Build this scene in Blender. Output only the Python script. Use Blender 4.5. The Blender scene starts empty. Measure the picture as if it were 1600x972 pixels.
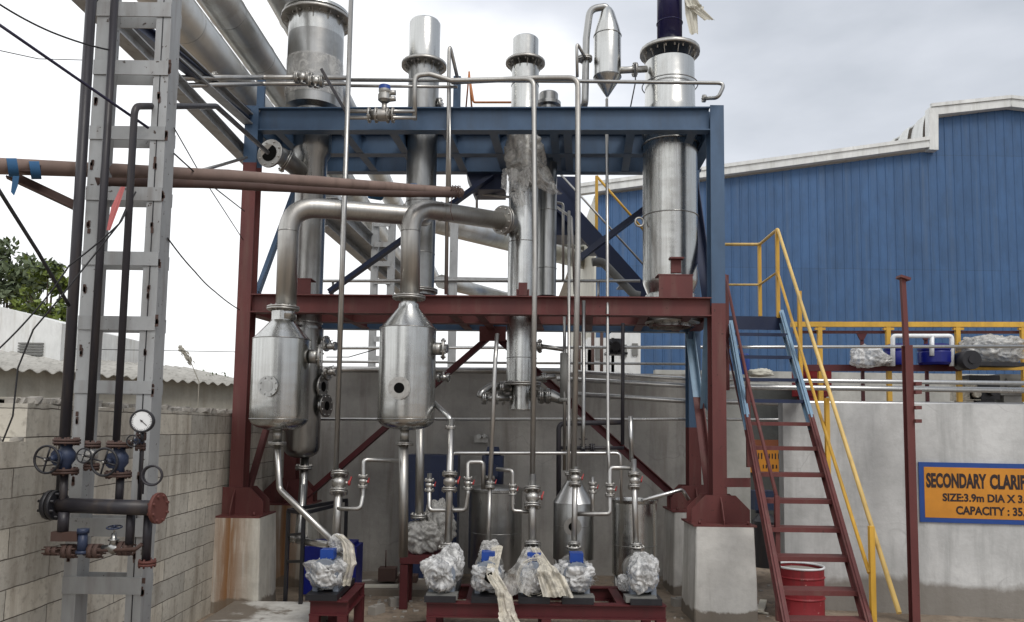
import bpy, math, random
from mathutils import Vector, Matrix, noise
random.seed(7)
sc = bpy.context.scene
col = sc.collection
V = Vector
rad = math.radians
# ------------------------------------------------------------------ camera
F = 1209.0; PITCH = rad(4.67); ROLL = rad(0.8); PPY = 570.0
CAM = V((0, 0, 2.1))
FW = V((0, math.cos(PITCH), math.sin(PITCH))); UP = V((0, -math.sin(PITCH), math.cos(PITCH))); RT = V((1, 0, 0))
RC = RT * math.cos(ROLL) + UP * math.sin(ROLL); UC = UP * math.cos(ROLL) - RT * math.sin(ROLL)
cd = bpy.data.cameras.new('camera'); cam = bpy.data.objects.new('camera', cd); col.objects.link(cam)
cd.sensor_fit = 'HORIZONTAL'; cd.sensor_width = 36; cd.lens = 36 * F / 1600
cd.shift_y = (PPY - 486) / 1600; cd.clip_end = 900; cd.clip_start = 0.05
m = Matrix((RC, UC, -FW)).transposed().to_4x4(); m.translation = CAM
cam.matrix_world = m
sc.camera = cam
# ------------------------------------------------------------------ sky
SUN_EL, SUN_AZ = rad(50), rad(152)      # azimuth measured from +Y towards +X
w = bpy.data.worlds.new('World'); sc.world = w; w.use_nodes = True
nt = w.node_tree; nt.nodes.clear()
def N(nt, t, **k):
    n = nt.nodes.new(t)
    for a, b in k.items(): setattr(n, a, b)
    return n
out = N(nt, 'ShaderNodeOutputWorld'); bg = N(nt, 'ShaderNodeBackground'); bg.inputs[1].default_value = 0.1
sky = N(nt, 'ShaderNodeTexSky', sky_type='NISHITA'); sky.sun_disc = False
sky.sun_elevation = SUN_EL; sky.sun_rotation = SUN_AZ; sky.dust_density = 4; sky.air_density = 1.2
tc = N(nt, 'ShaderNodeTexCoord')
sep = N(nt, 'ShaderNodeSeparateXYZ'); nt.links.new(tc.outputs['Generated'], sep.inputs[0])
mp = N(nt, 'ShaderNodeMapping'); mp.inputs['Scale'].default_value = (1.0, 1.0, 2.6); nt.links.new(tc.outputs['Generated'], mp.inputs[0])
no = N(nt, 'ShaderNodeTexNoise'); no.inputs['Scale'].default_value = 2.1; no.inputs['Detail'].default_value = 6; no.inputs['Roughness'].default_value = 0.5
nt.links.new(mp.outputs[0], no.inputs[0])
def math_(nt, op, a, b=None, clamp=False):
    n = N(nt, 'ShaderNodeMath', operation=op); n.use_clamp = clamp
    for i, x in enumerate((a, b)):
        if x is None: continue
        if hasattr(x, 'is_linked'): nt.links.new(x, n.inputs[i])
        else: n.inputs[i].default_value = x
    return n.outputs[0]
# cloud deck thicker towards the right and higher up
t1 = math_(nt, 'MULTIPLY', sep.outputs['X'], 1.25)
t2 = math_(nt, 'MULTIPLY', sep.outputs['Z'], 0.55)
t3 = math_(nt, 'ADD', t1, t2)
t4 = math_(nt, 'MULTIPLY', math_(nt, 'SUBTRACT', no.outputs[0], 0.5), 1.5)
t5 = math_(nt, 'ADD', math_(nt, 'ADD', t3, t4), 0.17, True)
cr = N(nt, 'ShaderNodeValToRGB'); nt.links.new(t5, cr.inputs[0])
e = cr.color_ramp.elements
e[0].position = 0.30; e[0].color = (0.88, 0.885, 0.89, 1); e[1].position = 0.95; e[1].color = (0.41, 0.435, 0.475, 1)
x = cr.color_ramp.elements.new(0.58); x.color = (0.60, 0.62, 0.665, 1)
vm = N(nt, 'ShaderNodeVectorMath', operation='SCALE'); nt.links.new(cr.outputs[0], vm.inputs[0]); vm.inputs['Scale'].default_value = 10.5
mx = N(nt, 'ShaderNodeMix', data_type='RGBA'); mx.inputs[0].default_value = 0.9
nt.links.new(sky.outputs[0], mx.inputs[6]); nt.links.new(vm.outputs[0], mx.inputs[7])
nt.links.new(mx.outputs[2], bg.inputs[0]); nt.links.new(bg.outputs[0], out.inputs[0])
# ------------------------------------------------------------------ sun behind cloud
ld = bpy.data.lights.new('sun', 'SUN'); ld.energy = 1.0; ld.angle = rad(22); ld.color = (1, 0.96, 0.9)
lo = bpy.data.objects.new('sun', ld); col.objects.link(lo)
sd = V((math.sin(SUN_AZ) * math.cos(SUN_EL), math.cos(SUN_AZ) * math.cos(SUN_EL), math.sin(SUN_EL)))
lo.rotation_euler = sd.to_track_quat('Z', 'Y').to_euler(); lo.location = (-10, -5, 30)
sc.view_settings.view_transform = 'Standard'; sc.view_settings.look = 'None'
sc.view_settings.exposure = 0.50; sc.view_settings.gamma = 1; sc.view_settings.use_curve_mapping = False
sc.cycles.max_bounces = 7; sc.cycles.transparent_max_bounces = 10

# ------------------------------------------------------------------ pixel helpers
def P(px, py, Y):
    d = FW + RC * ((px - 800) / F) - UC * ((py - PPY) / F)
    return CAM + d * (Y / d.y)
def PP(l): return [P(*q) for q in l]
def R(wpx, Y): return wpx * Y / F / 2
def VT(px, pyref, Y, *pys):
    X = P(px, pyref, Y).x
    return [V((X, Y, P(px, q, Y).z)) for q in pys]

# ------------------------------------------------------------------ materials
MAT = {}
def newmat(name):
    m = bpy.data.materials.new(name); m.use_nodes = True
    nt = m.node_tree; b = nt.nodes['Principled BSDF']; MAT[name] = m
    return m, nt, b
def coords(nt, scale=(1, 1, 1), world=False):
    tc = N(nt, 'ShaderNodeTexCoord'); mp = N(nt, 'ShaderNodeMapping'); mp.inputs['Scale'].default_value = scale
    if world:
        g = N(nt, 'ShaderNodeNewGeometry'); nt.links.new(g.outputs['Position'], mp.inputs[0])
    else:
        oi = N(nt, 'ShaderNodeObjectInfo'); va = N(nt, 'ShaderNodeVectorMath', operation='ADD')
        sv = N(nt, 'ShaderNodeVectorMath', operation='SCALE'); sv.inputs['Scale'].default_value = 37.0
        cx = N(nt, 'ShaderNodeCombineXYZ')
        for i in range(3): nt.links.new(oi.outputs['Random'], cx.inputs[i])
        nt.links.new(cx.outputs[0], sv.inputs[0]); nt.links.new(tc.outputs['Object'], va.inputs[0]); nt.links.new(sv.outputs[0], va.inputs[1])
        nt.links.new(va.outputs[0], mp.inputs[0])
    return mp.outputs[0]
def noise_(nt, vec, scale, detail=4, rough=0.55, dist=0):
    n = N(nt, 'ShaderNodeTexNoise'); n.inputs['Scale'].default_value = scale; n.inputs['Detail'].default_value = detail
    n.inputs['Roughness'].default_value = rough; n.inputs['Distortion'].default_value = dist
    nt.links.new(vec, n.inputs[0]); return n.outputs[0]
def ramp(nt, fac, stops):
    r = N(nt, 'ShaderNodeValToRGB'); nt.links.new(fac, r.inputs[0]); e = r.color_ramp.elements
    while len(e) < len(stops): e.new(0.5)
    for i, (p, c) in enumerate(stops):
        e[i].position = p
        e[i].color = (c, c, c, 1) if isinstance(c, (int, float)) else (*c, 1)
    return r.outputs[0]
def mixc(nt, fac, a, b, mode='MIX'):
    n = N(nt, 'ShaderNodeMix', data_type='RGBA', blend_type=mode)
    for i, x in ((0, fac), (6, a), (7, b)):
        if hasattr(x, 'is_linked'): nt.links.new(x, n.inputs[i])
        elif i == 0: n.inputs[0].default_value = x
        else: n.inputs[i].default_value = (*x, 1)
    return n.outputs[2]
def bump(nt, b, h, strength=0.3, dist=0.01):
    n = N(nt, 'ShaderNodeBump'); n.inputs['Strength'].default_value = strength; n.inputs['Distance'].default_value = dist
    nt.links.new(h, n.inputs['Height']); nt.links.new(n.outputs[0], b.inputs['Normal'])
def scl(c, k): return tuple(min(1, x * k) for x in c)

def steel(name, base=(0.58, 0.585, 0.57), rough=0.25, dirt=(0.30, 0.28, 0.25), dirtamt=0.5, streak=(14, 14, 0.5)):
    m, nt, b = newmat(name); b.inputs['Metallic'].default_value = 1
    v1 = coords(nt, streak); n1 = noise_(nt, v1, 3, 3); v2 = coords(nt, (1, 1, 0.6)); n2 = noise_(nt, v2, 2.2, 6, 0.65, 0.4)
    n3 = noise_(nt, v2, 26, 3)
    c = mixc(nt, ramp(nt, n1, [(0.3, 0.0), (0.7, 0.55)]), base, scl(base, 0.72))
    c = mixc(nt, ramp(nt, n2, [(0.50, 0.0), (0.72, dirtamt)]), c, dirt)
    nt.links.new(c, b.inputs['Base Color'])
    rr = math_(nt, 'ADD', math_(nt, 'MULTIPLY', n2, 0.22), math_(nt, 'ADD', math_(nt, 'MULTIPLY', n1, 0.14), rough - 0.17))
    nt.links.new(rr, b.inputs['Roughness'])
    n4 = noise_(nt, coords(nt, (1.2, 1.2, 3.0)), 2.0, 2, 0.4); bump(nt, b, math_(nt, 'ADD', math_(nt, 'MULTIPLY', n2, 0.5), n4), 0.10, 0.035)
    return m
def paint(name, c, rough=0.5, dirt=(0.10, 0.085, 0.07), amt=0.45, chips=None, spec=0.4):
    m, nt, b = newmat(name); b.inputs['Specular IOR Level'].default_value = spec
    v = coords(nt, (1, 1, 0.45)); n1 = noise_(nt, v, 3, 6, 0.65, 0.3); n2 = noise_(nt, coords(nt), 22, 4, 0.6)
    cc = mixc(nt, ramp(nt, n1, [(0.35, 0.0), (0.75, 1.0)]), scl(c, 0.86), scl(c, 1.18))
    cc = mixc(nt, ramp(nt, noise_(nt, coords(nt, (6, 6, 0.7)), 1.6, 5), [(0.52, 0.0), (0.75, amt)]), cc, dirt)
    if chips: cc = mixc(nt, ramp(nt, n2, [(0.66, 0.0), (0.70, 0.9)]), cc, chips)
    nt.links.new(cc, b.inputs['Base Color'])
    nt.links.new(math_(nt, 'ADD', math_(nt, 'MULTIPLY', n1, 0.3), rough - 0.15), b.inputs['Roughness'])
    bump(nt, b, n2, 0.12, 0.004)
    return m
def concrete(name, c, stain=(0.12, 0.10, 0.085), amt=0.5, rust=None, rough=0.9, world=True, low=None):
    m, nt, b = newmat(name); b.inputs['Specular IOR Level'].default_value = 0.25; b.inputs['Roughness'].default_value = rough
    v = coords(nt, (1, 1, 1), world); vs = coords(nt, (3.2, 3.2, 0.35), world)
    n1 = noise_(nt, v, 1.1, 7, 0.6, 0.3); n2 = noise_(nt, v, 13, 5, 0.65); n3 = noise_(nt, vs, 1.5, 6, 0.6, 0.2)
    cc = mixc(nt, ramp(nt, n1, [(0.32, 0.0), (0.7, 1.0)]), scl(c, 0.74), scl(c, 1.16))
    cc = mixc(nt, ramp(nt, n3, [(0.48, 0.0), (0.72, amt)]), cc, stain)
    cc = mixc(nt, ramp(nt, n2, [(0.45, 0.0), (0.85, 0.35)]), cc, scl(c, 0.55))
    vo = N(nt, 'ShaderNodeTexVoronoi', feature='DISTANCE_TO_EDGE'); vo.inputs['Scale'].default_value = 0.75
    nw = N(nt, 'ShaderNodeTexNoise'); nw.inputs['Scale'].default_value = 1.1; nw.inputs['Detail'].default_value = 3; nt.links.new(v, nw.inputs[0]); va = N(nt, 'ShaderNodeVectorMath', operation='ADD'); nt.links.new(v, va.inputs[0]); nt.links.new(nw.outputs['Color'], va.inputs[1]); nt.links.new(va.outputs[0], vo.inputs[0])
    cc = mixc(nt, math_(nt, 'MULTIPLY', ramp(nt, vo.outputs['Distance'], [(0.0, 0.38), (0.006, 0.0)]), ramp(nt, n1, [(0.52, 0.0), (0.62, 1.0)])), cc, scl(c, 0.4))
    if rust:
        x0, wd, rc = rust
        tcx = N(nt, 'ShaderNodeTexCoord'); s = N(nt, 'ShaderNodeSeparateXYZ'); nt.links.new(tcx.outputs['Object'], s.inputs[0])
        nx = noise_(nt, coords(nt, (9, 9, 0.5), world), 1.5, 4)
        g = math_(nt, 'SUBTRACT', 1.0, math_(nt, 'DIVIDE', math_(nt, 'ABSOLUTE', math_(nt, 'SUBTRACT', s.outputs['X'], x0)), wd), True)
        f = math_(nt, 'MULTIPLY', g, ramp(nt, nx, [(0.30, 0.0), (0.52, 1.0)]), True)
        cc = mixc(nt, f, cc, rc)
    if low:
        g = N(nt, 'ShaderNodeNewGeometry'); s = N(nt, 'ShaderNodeSeparateXYZ'); nt.links.new(g.outputs['Position'], s.inputs[0])
        hh = math_(nt, 'ADD', s.outputs['Z'], math_(nt, 'MULTIPLY', math_(nt, 'SUBTRACT', n1, 0.5), 0.5))
        f = ramp(nt, math_(nt, 'DIVIDE', hh, low[0] * 2, True), [(0.40, low[2]), (0.5, 0.0)])
        cc = mixc(nt, f, cc, low[1])
    nt.links.new(cc, b.inputs['Base Color'])
    bump(nt, b, math_(nt, 'ADD', n2, math_(nt, 'MULTIPLY', n1, 2)), 0.35, 0.015)
    return m
def plain(name, c, rough=0.6, metal=0, spec=0.5):
    m, nt, b = newmat(name); b.inputs['Roughness'].default_value = rough; b.inputs['Metallic'].default_value = metal
    b.inputs['Specular IOR Level'].default_value = spec
    n1 = noise_(nt, coords(nt), 5, 5, 0.6)
    nt.links.new(mixc(nt, n1, scl(c, 0.75), scl(c, 1.2)), b.inputs['Base Color'])
    return m
def film(name, c=(0.8, 0.8, 0.78), alpha=(0.55, 0.95), rough=0.25):
    m, nt, b = newmat(name); v = coords(nt); n1 = noise_(nt, v, 7, 6, 0.7, 1.5); n2 = noise_(nt, v, 30, 4, 0.7, 2.0)
    nt.links.new(mixc(nt, ramp(nt, n1, [(0.35, 0.0), (0.7, 1.0)]), scl(c, 0.6), c), b.inputs['Base Color'])
    b.inputs['Roughness'].default_value = rough; b.inputs['Specular IOR Level'].default_value = 0.6
    nt.links.new(ramp(nt, n1, [(0.3, alpha[0]), (0.62, alpha[1])]), b.inputs['Alpha'])
    bump(nt, b, math_(nt, 'ADD', n1, math_(nt, 'MULTIPLY', n2, 0.25)), 0.35, 0.02)
    return m

steel('steel'); steel('steel_dark', (0.40, 0.40, 0.39), 0.30, (0.18, 0.17, 0.16), 0.7)
steel('steel_matte', (0.50, 0.49, 0.465), 0.42, (0.32, 0.29, 0.26), 0.6)
steel('steel_bright', (0.66, 0.66, 0.65), 0.30, (0.5, 0.48, 0.45), 0.3)
steel('tube_steel', (0.52, 0.51, 0.49), 0.36, (0.25, 0.23, 0.2), 0.6)
steel('cladding', (0.62, 0.62, 0.60), 0.42, (0.40, 0.37, 0.32), 0.8, (1, 1, 1))
RED = (0.125, 0.036, 0.034)
paint('red_oxide', RED, 0.6, (0.15, 0.085, 0.07), 0.6, (0.055, 0.022, 0.018))
paint('red_dark', (0.085, 0.014, 0.017), 0.5, (0.05, 0.02, 0.02), 0.5)
paint('blue_paint', (0.060, 0.108, 0.185), 0.42, (0.05, 0.07, 0.10), 0.45)
paint('pale_blue', (0.22, 0.34, 0.46), 0.45, (0.10, 0.14, 0.18), 0.4)
paint('navy', (0.018, 0.028, 0.07), 0.4, (0.03, 0.03, 0.04), 0.3)
paint('navy_pipe', (0.012, 0.010, 0.055), 0.25, (0.02, 0.02, 0.05), 0.2)
paint('yellow', (0.62, 0.36, 0.05), 0.45, (0.32, 0.18, 0.05), 0.5)
paint('yellow_pale', (0.66, 0.46, 0.16), 0.45, (0.30, 0.2, 0.08), 0.5)
paint('orange_rail', (0.42, 0.16, 0.06), 0.5)
paint('aluminium_paint', (0.37, 0.38, 0.385), 0.5, (0.16, 0.13, 0.11), 0.5, (0.05, 0.03, 0.02))
paint('black_paint', (0.018, 0.018, 0.022), 0.45, (0.05, 0.04, 0.035), 0.5)
paint('pipe_black', (0.030, 0.028, 0.034), 0.42, (0.09, 0.07, 0.055), 0.6)
paint('rusty', (0.080, 0.048, 0.040), 0.75, (0.07, 0.035, 0.025), 0.7)
paint('rust_flange', (0.120, 0.042, 0.034), 0.7, (0.07, 0.02, 0.015), 0.7)
paint('bamboo', (0.22, 0.155, 0.13), 0.65, (0.13, 0.09, 0.07), 0.7, None)
paint('valve_blue', (0.030, 0.043, 0.085), 0.45, (0.04, 0.04, 0.05), 0.6)
paint('motor_blue', (0.015, 0.06, 0.30), 0.4, (0.03, 0.04, 0.1), 0.3)
paint('motor_grey', (0.22, 0.25, 0.30), 0.45, (0.10, 0.10, 0.11), 0.5)
paint('drum_blue', (0.006, 0.012, 0.18), 0.35, (0.01, 0.01, 0.06), 0.3)
paint('drum_red', (0.22, 0.014, 0.020), 0.5, (0.09, 0.02, 0.02), 0.8, (0.45, 0.25, 0.22))
paint('handle_red', (0.38, 0.05, 0.05), 0.6)
paint('white_paint', (0.72, 0.73, 0.72), 0.55, (0.45, 0.43, 0.38), 0.6)
paint('trim_white', (0.66, 0.67, 0.66), 0.55, (0.42, 0.42, 0.38), 0.5)
paint('cream', (0.55, 0.54, 0.47), 0.6, (0.35, 0.33, 0.26), 0.5)
paint('wall_blue', (0.046, 0.112, 0.242), 0.5, (0.05, 0.10, 0.19), 0.5)
paint('asbestos', (0.42, 0.41, 0.38), 0.85, (0.18, 0.17, 0.15), 0.8)
paint('pvc_white', (0.8, 0.82, 0.84), 0.35, (0.5, 0.5, 0.5), 0.3)
plain('sign_orange', (0.58, 0.235, 0.02), 0.6); plain('sign_blue', (0.01, 0.055, 0.25), 0.5); plain('letter_black', (0.02, 0.010, 0.012), 0.6)
plain('sign_brown', (0.20, 0.06, 0.02), 0.6)
plain('hole_black', (0.004, 0.004, 0.004), 0.9, 0, 0.1); plain('cable_black', (0.012, 0.012, 0.014), 0.6); plain('cable_blue', (0.014, 0.012, 0.04), 0.6)
plain('gauge_face', (0.75, 0.76, 0.76), 0.3); plain('pink_rag', (0.55, 0.17, 0.17), 0.8); plain('blue_rag', (0.02, 0.09, 0.20), 0.8)
plain('cloth_white', (0.62, 0.60, 0.52), 0.8); plain('rubble', (0.34, 0.32, 0.29), 0.95); plain('bark', (0.09, 0.07, 0.05), 0.95)
plain('leaf', (0.12, 0.155, 0.085), 0.7); plain('leaf_light', (0.15, 0.20, 0.035), 0.6); plain('plume', (0.35, 0.33, 0.28), 0.9)
plain('grey_box', (0.18, 0.18, 0.17), 0.6); plain('rubber', (0.02, 0.02, 0.02), 0.8)
film('film', (0.88, 0.88, 0.87), (0.20, 0.85), 0.2); film('film_thin', (0.78, 0.77, 0.74), (0.15, 0.62), 0.2)
film('film_cream', (0.72, 0.67, 0.56), (0.5, .95), 0.35); film('film_grey', (0.62, 0.61, 0.58), (0.35, 0.85), 0.2)
concrete('wall_conc', (0.41, 0.395, 0.37), (0.15, 0.125, 0.105), 0.6)
concrete('tank_conc', (0.54, 0.545, 0.54), (0.26, 0.265, 0.26), 0.65, None, 0.85, True, (0.42, (0.17, 0.15, 0.125), 0.8))
concrete('pale_conc', (0.52, 0.52, 0.49), (0.30, 0.29, 0.26), 0.5)
concrete('recess_shade_conc', (0.10, 0.105, 0.10), (0.05, 0.05, 0.05), 0.5)  # shade of the gap behind the stair, put into the base colour
concrete('plinth_conc', (0.62, 0.61, 0.58), (0.20, 0.18, 0.15), 0.6, None, 0.9, True, (0.13, (0.15, 0.12, 0.09), 0.85))
concrete('plinth_rust', (0.62, 0.60, 0.54), (0.22, 0.17, 0.11), 0.6, (0.02, 0.30, (0.25, 0.125, 0.055)), 0.9, True, (0.13, (0.15, 0.12, 0.09), 0.8))
concrete('shed_wall', (0.46, 0.445, 0.39), (0.30, 0.27, 0.22), 0.6)

for nm in ('aluminium_paint',):
    bb = MAT[nm].node_tree.nodes['Principled BSDF']; bb.inputs['Metallic'].default_value = 0.3
# ribbed cladding: every sheet weathers a little differently, faint lap line between sheet rows
ntw = MAT['wall_blue'].node_tree; bw_ = ntw.nodes['Principled BSDF']; src = bw_.inputs['Base Color'].links[0].from_socket
gw = N(ntw, 'ShaderNodeNewGeometry'); sw = N(ntw, 'ShaderNodeSeparateXYZ'); ntw.links.new(gw.outputs['Position'], sw.inputs[0])
wn = N(ntw, 'ShaderNodeTexWhiteNoise', noise_dimensions='2D'); cw = N(ntw, 'ShaderNodeCombineXYZ')
ntw.links.new(math_(ntw, 'FLOOR', sw.outputs['X']), cw.inputs[0]); ntw.links.new(math_(ntw, 'FLOOR', math_(ntw, 'DIVIDE', sw.outputs['Z'], 3.4)), cw.inputs[1]); ntw.links.new(cw.outputs[0], wn.inputs[0])
c1 = mixc(ntw, 1.0, src, ramp(ntw, wn.outputs['Value'], [(0.0, 0.86), (1.0, 1.0)]), 'MULTIPLY')
lap = math_(ntw, 'FRACT', math_(ntw, 'DIVIDE', sw.outputs['Z'], 3.4)); c1 = mixc(ntw, ramp(ntw, lap, [(0.0, 0.5), (0.008, 0.0)]), c1, (0.02, 0.04, 0.08))
st1 = noise_(ntw, coords(ntw, (5, 5, 0.12), True), 1.3, 5, 0.6); c1 = mixc(ntw, ramp(ntw, st1, [(0.52, 0.0), (0.8, 0.45)]), c1, (0.11, 0.15, 0.21))
ntw.links.new(c1, bw_.inputs['Base Color'])

# block wall: courses 0.2 m, joints recessed
m, nt, b = newmat('block_wall'); b.inputs['Roughness'].default_value = 0.92; b.inputs['Specular IOR Level'].default_value = 0.2
g = N(nt, 'ShaderNodeNewGeometry'); s = N(nt, 'ShaderNodeSeparateXYZ'); nt.links.new(g.outputs['Position'], s.inputs[0])
cx = N(nt, 'ShaderNodeCombineXYZ'); nt.links.new(s.outputs['Y'], cx.inputs[0]); nt.links.new(s.outputs['Z'], cx.inputs[1])
nz0 = N(nt, 'ShaderNodeTexNoise'); nz0.inputs['Scale'].default_value = 5; nt.links.new(g.outputs['Position'], nz0.inputs[0])
vs0 = N(nt, 'ShaderNodeVectorMath', operation='SCALE'); vs0.inputs['Scale'].default_value = 0.022; nt.links.new(nz0.outputs['Color'], vs0.inputs[0])
va0 = N(nt, 'ShaderNodeVectorMath', operation='ADD'); nt.links.new(cx.outputs[0], va0.inputs[0]); nt.links.new(vs0.outputs[0], va0.inputs[1])
br = N(nt, 'ShaderNodeTexBrick'); nt.links.new(va0.outputs[0], br.inputs[0]); br.inputs['Color1'].default_value = (.72, .72, .72, 1); br.inputs['Color2'].default_value = (1.1, 1.08, 1.04, 1); br.inputs['Mortar'].default_value = (1, 1, 1, 1); br.inputs['Scale'].default_value = 1
br.inputs['Brick Width'].default_value = 0.95; br.inputs['Row Height'].default_value = 0.2; br.inputs['Mortar Size'].default_value = 0.0045; br.inputs['Mortar Smooth'].default_value = 0.35
v = coords(nt, (1, 1, 1), True); n1 = noise_(nt, v, 1.2, 6, 0.6, 0.3); n2 = noise_(nt, v, 16, 5, 0.7); n3 = noise_(nt, coords(nt, (3, 3, 0.5), True), 1.5, 6, 0.65)
c = mixc(nt, ramp(nt, n1, [(0.3, 0.0), (0.7, 1.0)]), (0.50, 0.475, 0.42), (0.66, 0.63, 0.565))
c = mixc(nt, ramp(nt, n3, [(0.45, 0.0), (0.68, 0.7)]), c, (0.26, 0.225, 0.185))
c = mixc(nt, ramp(nt, n2, [(0.52, 0.0), (0.75, 0.55)]), c, (0.15, 0.13, 0.11))
c = mixc(nt, 1.0, c, br.outputs['Color'], 'MULTIPLY')
c = mixc(nt, math_(nt, 'MULTIPLY', br.outputs['Fac'], ramp(nt, n1, [(0.3, 0.45), (0.6, 1.0)])), c, (0.06, 0.05, 0.04)); nt.links.new(c, b.inputs['Base Color'])
bump(nt, b, math_(nt, 'SUBTRACT', math_(nt, 'MULTIPLY', n2, 0.5), math_(nt, 'MULTIPLY', br.outputs['Fac'], 2)), 0.5, 0.02)
# ground
m, nt, b = newmat('ground'); v = coords(nt, (1, 1, 1), True)
n1 = noise_(nt, v, 0.9, 7, 0.65, 0.5); n2 = noise_(nt, v, 7, 6, 0.7); n3 = noise_(nt, v, 40, 3, 0.6)
c = mixc(nt, ramp(nt, n1, [(0.35, 0.0), (0.65, 1.0)]), (0.17, 0.13, 0.095), (0.36, 0.29, 0.22))
c = mixc(nt, ramp(nt, n2, [(0.48, 0.0), (0.7, 0.7)]), c, (0.06, 0.048, 0.04))
c = mixc(nt, ramp(nt, n3, [(0.6, 0.0), (0.75, 0.6)]), c, (0.36, 0.33, 0.29)); nt.links.new(c, b.inputs['Base Color'])
nt.links.new(ramp(nt, n1, [(0.35, 0.35), (0.55, 0.9)]), b.inputs['Roughness']); bump(nt, b, math_(nt, 'ADD', n2, math_(nt, 'MULTIPLY', n3, 0.4)), 0.5, 0.03)

# ------------------------------------------------------------------ mesh builder
WL = {}
class MB:
    def __init__(s): s.v = []; s.f = []; s.sm = []
    def add(s, vs, fs, smooth=False):
        o = len(s.v); s.v += [V(q) for q in vs]
        for f in fs: s.f.append([o + i for i in f]); s.sm.append(smooth)
        return s
    def box(s, c, sz, M=None):
        hx, hy, hz = [q / 2 for q in sz]; c = V(c)
        vs = [V((x, y, z)) for x in (-hx, hx) for y in (-hy, hy) for z in (-hz, hz)]
        if M: vs = [M @ q for q in vs]
        return s.add([c + q for q in vs], [(0, 1, 3, 2), (4, 6, 7, 5), (0, 4, 5, 1), (2, 3, 7, 6), (0, 2, 6, 4), (1, 5, 7, 3)])
    def frame(s, d, up=V((0, 0, 1))):
        d = d.normalized()
        if abs(d.dot(up)) > 0.99: up = V((0, 1, 0))
        a = d.cross(up).normalized(); return a, a.cross(d).normalized(), d
    def bar(s, p0, p1, wd, ht, up=V((0, 0, 1))):
        p0, p1 = V(p0), V(p1); a, u, d = s.frame(p1 - p0, up); vs = []
        for p in (p0, p1):
            for x, y in ((-1, -1), (1, -1), (1, 1), (-1, 1)): vs.append(p + a * x * wd / 2 + u * y * ht / 2)
        return s.add(vs, [(3, 2, 1, 0), (4, 5, 6, 7), (0, 1, 5, 4), (1, 2, 6, 5), (2, 3, 7, 6), (3, 0, 4, 7)])
    def ibeam(s, p0, p1, wd, ht, up=V((0, 0, 1)), tf=0.014, tw=0.010):
        p0, p1 = V(p0), V(p1); a, u, d = s.frame(p1 - p0, up)
        s.bar(p0 + u * (ht / 2 - tf / 2), p1 + u * (ht / 2 - tf / 2), wd, tf, up); s.bar(p0 - u * (ht / 2 - tf / 2), p1 - u * (ht / 2 - tf / 2), wd, tf, up)
        return s.bar(p0, p1, tw, ht - 2 * tf, up)
    def angle(s, p0, p1, wd, t=0.008, up=V((0, 0, 1))):
        p0, p1 = V(p0), V(p1); a, u, d = s.frame(p1 - p0, up)
        s.bar(p0 - u * wd / 2, p1 - u * wd / 2, wd, t, up)
        return s.bar(p0 - a * (wd / 2 - t / 2), p1 - a * (wd / 2 - t / 2), t, wd - t, up)
    def sweep(s, pts, rs, n=14, cap=True):
        pts = [V(q) for q in pts]
        if not hasattr(rs, '__len__'): rs = [rs] * len(pts)
        o = len(s.v); d0 = (pts[1] - pts[0]).normalized(); a, u, _ = s.frame(d0); L = len(pts)
        for i, p in enumerate(pts):
            if i == 0: d = d0
            elif i == L - 1: d = (pts[i] - pts[i - 1]).normalized()
            else:
                d = ((pts[i] - pts[i - 1]).normalized() + (pts[i + 1] - pts[i]).normalized())
                d = d.normalized() if d.length > 1e-6 else d0
            a = (a - d * a.dot(d)).normalized(); u = d.cross(a).normalized() * -1
            for k in range(n):
                t = 2 * math.pi * k / n; s.v.append(p + a * math.cos(t) * rs[i] + u * math.sin(t) * rs[i])
        for i in range(L - 1):
            for k in range(n):
                k2 = (k + 1) % n; s.f.append([o + i * n + k, o + i * n + k2, o + (i + 1) * n + k2, o + (i + 1) * n + k]); s.sm.append(True)
        if cap:
            s.f.append([o + k for k in range(n)][::-1]); s.sm.append(False)
            s.f.append([o + (L - 1) * n + k for k in range(n)]); s.sm.append(False)
        return s
    def tube(s, pts, r, bend=None, n=12, seg=6, cap=True): return s.sweep(fillet(pts, bend or r * 2.6, seg), r, n, cap)
    def cyl(s, p0, p1, r0, r1=None, n=20): return s.sweep([p0, p1], [r0, r0 if r1 is None else r1], n)
    def lathe(s, c, prof, n=40, axis=V((0, 0, 1)), sharp=True):
        """prof: list of (r, h) along axis from c; each segment its own ring pair so that corners stay crisp"""
        c = V(c); a, u, d = s.frame(V(axis)) if abs(V(axis).z) < 0.99 else (V((1, 0, 0)), V((0, 1, 0)), V((0, 0, 1)))
        if (a.cross(u)).dot(d) < 0: u = -u
        def ring(r, h):
            o = len(s.v)
            for k in range(n):
                t = 2 * math.pi * k / n; s.v.append(c + d * h + a * math.cos(t) * r + u * math.sin(t) * r)
            return o
        def segm(o1, o2):
            for k in range(n):
                k2 = (k + 1) % n; s.f.append([o1 + k, o1 + k2, o2 + k2, o2 + k]); s.sm.append(True)
        prev = ring(*prof[0]); pd = None
        for i in range(1, len(prof)):
            d1 = V((prof[i][0] - prof[i - 1][0], prof[i][1] - prof[i - 1][1], 0))
            if pd is not None and d1.length and pd.length and d1.normalized().dot(pd.normalized()) < 0.85: prev = ring(*prof[i - 1])
            nx_ = ring(*prof[i]); segm(prev, nx_); prev = nx_; pd = d1
        return s
    def torus(s, c, axis, r, rt, n=28, k=8):
        a, u, d = s.frame(V(axis)); pts = [V(c) + a * math.cos(2 * math.pi * i / n) * r + u * math.sin(2 * math.pi * i / n) * r for i in range(n + 1)]
        return s.sweep(pts, rt, k, False)
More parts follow.
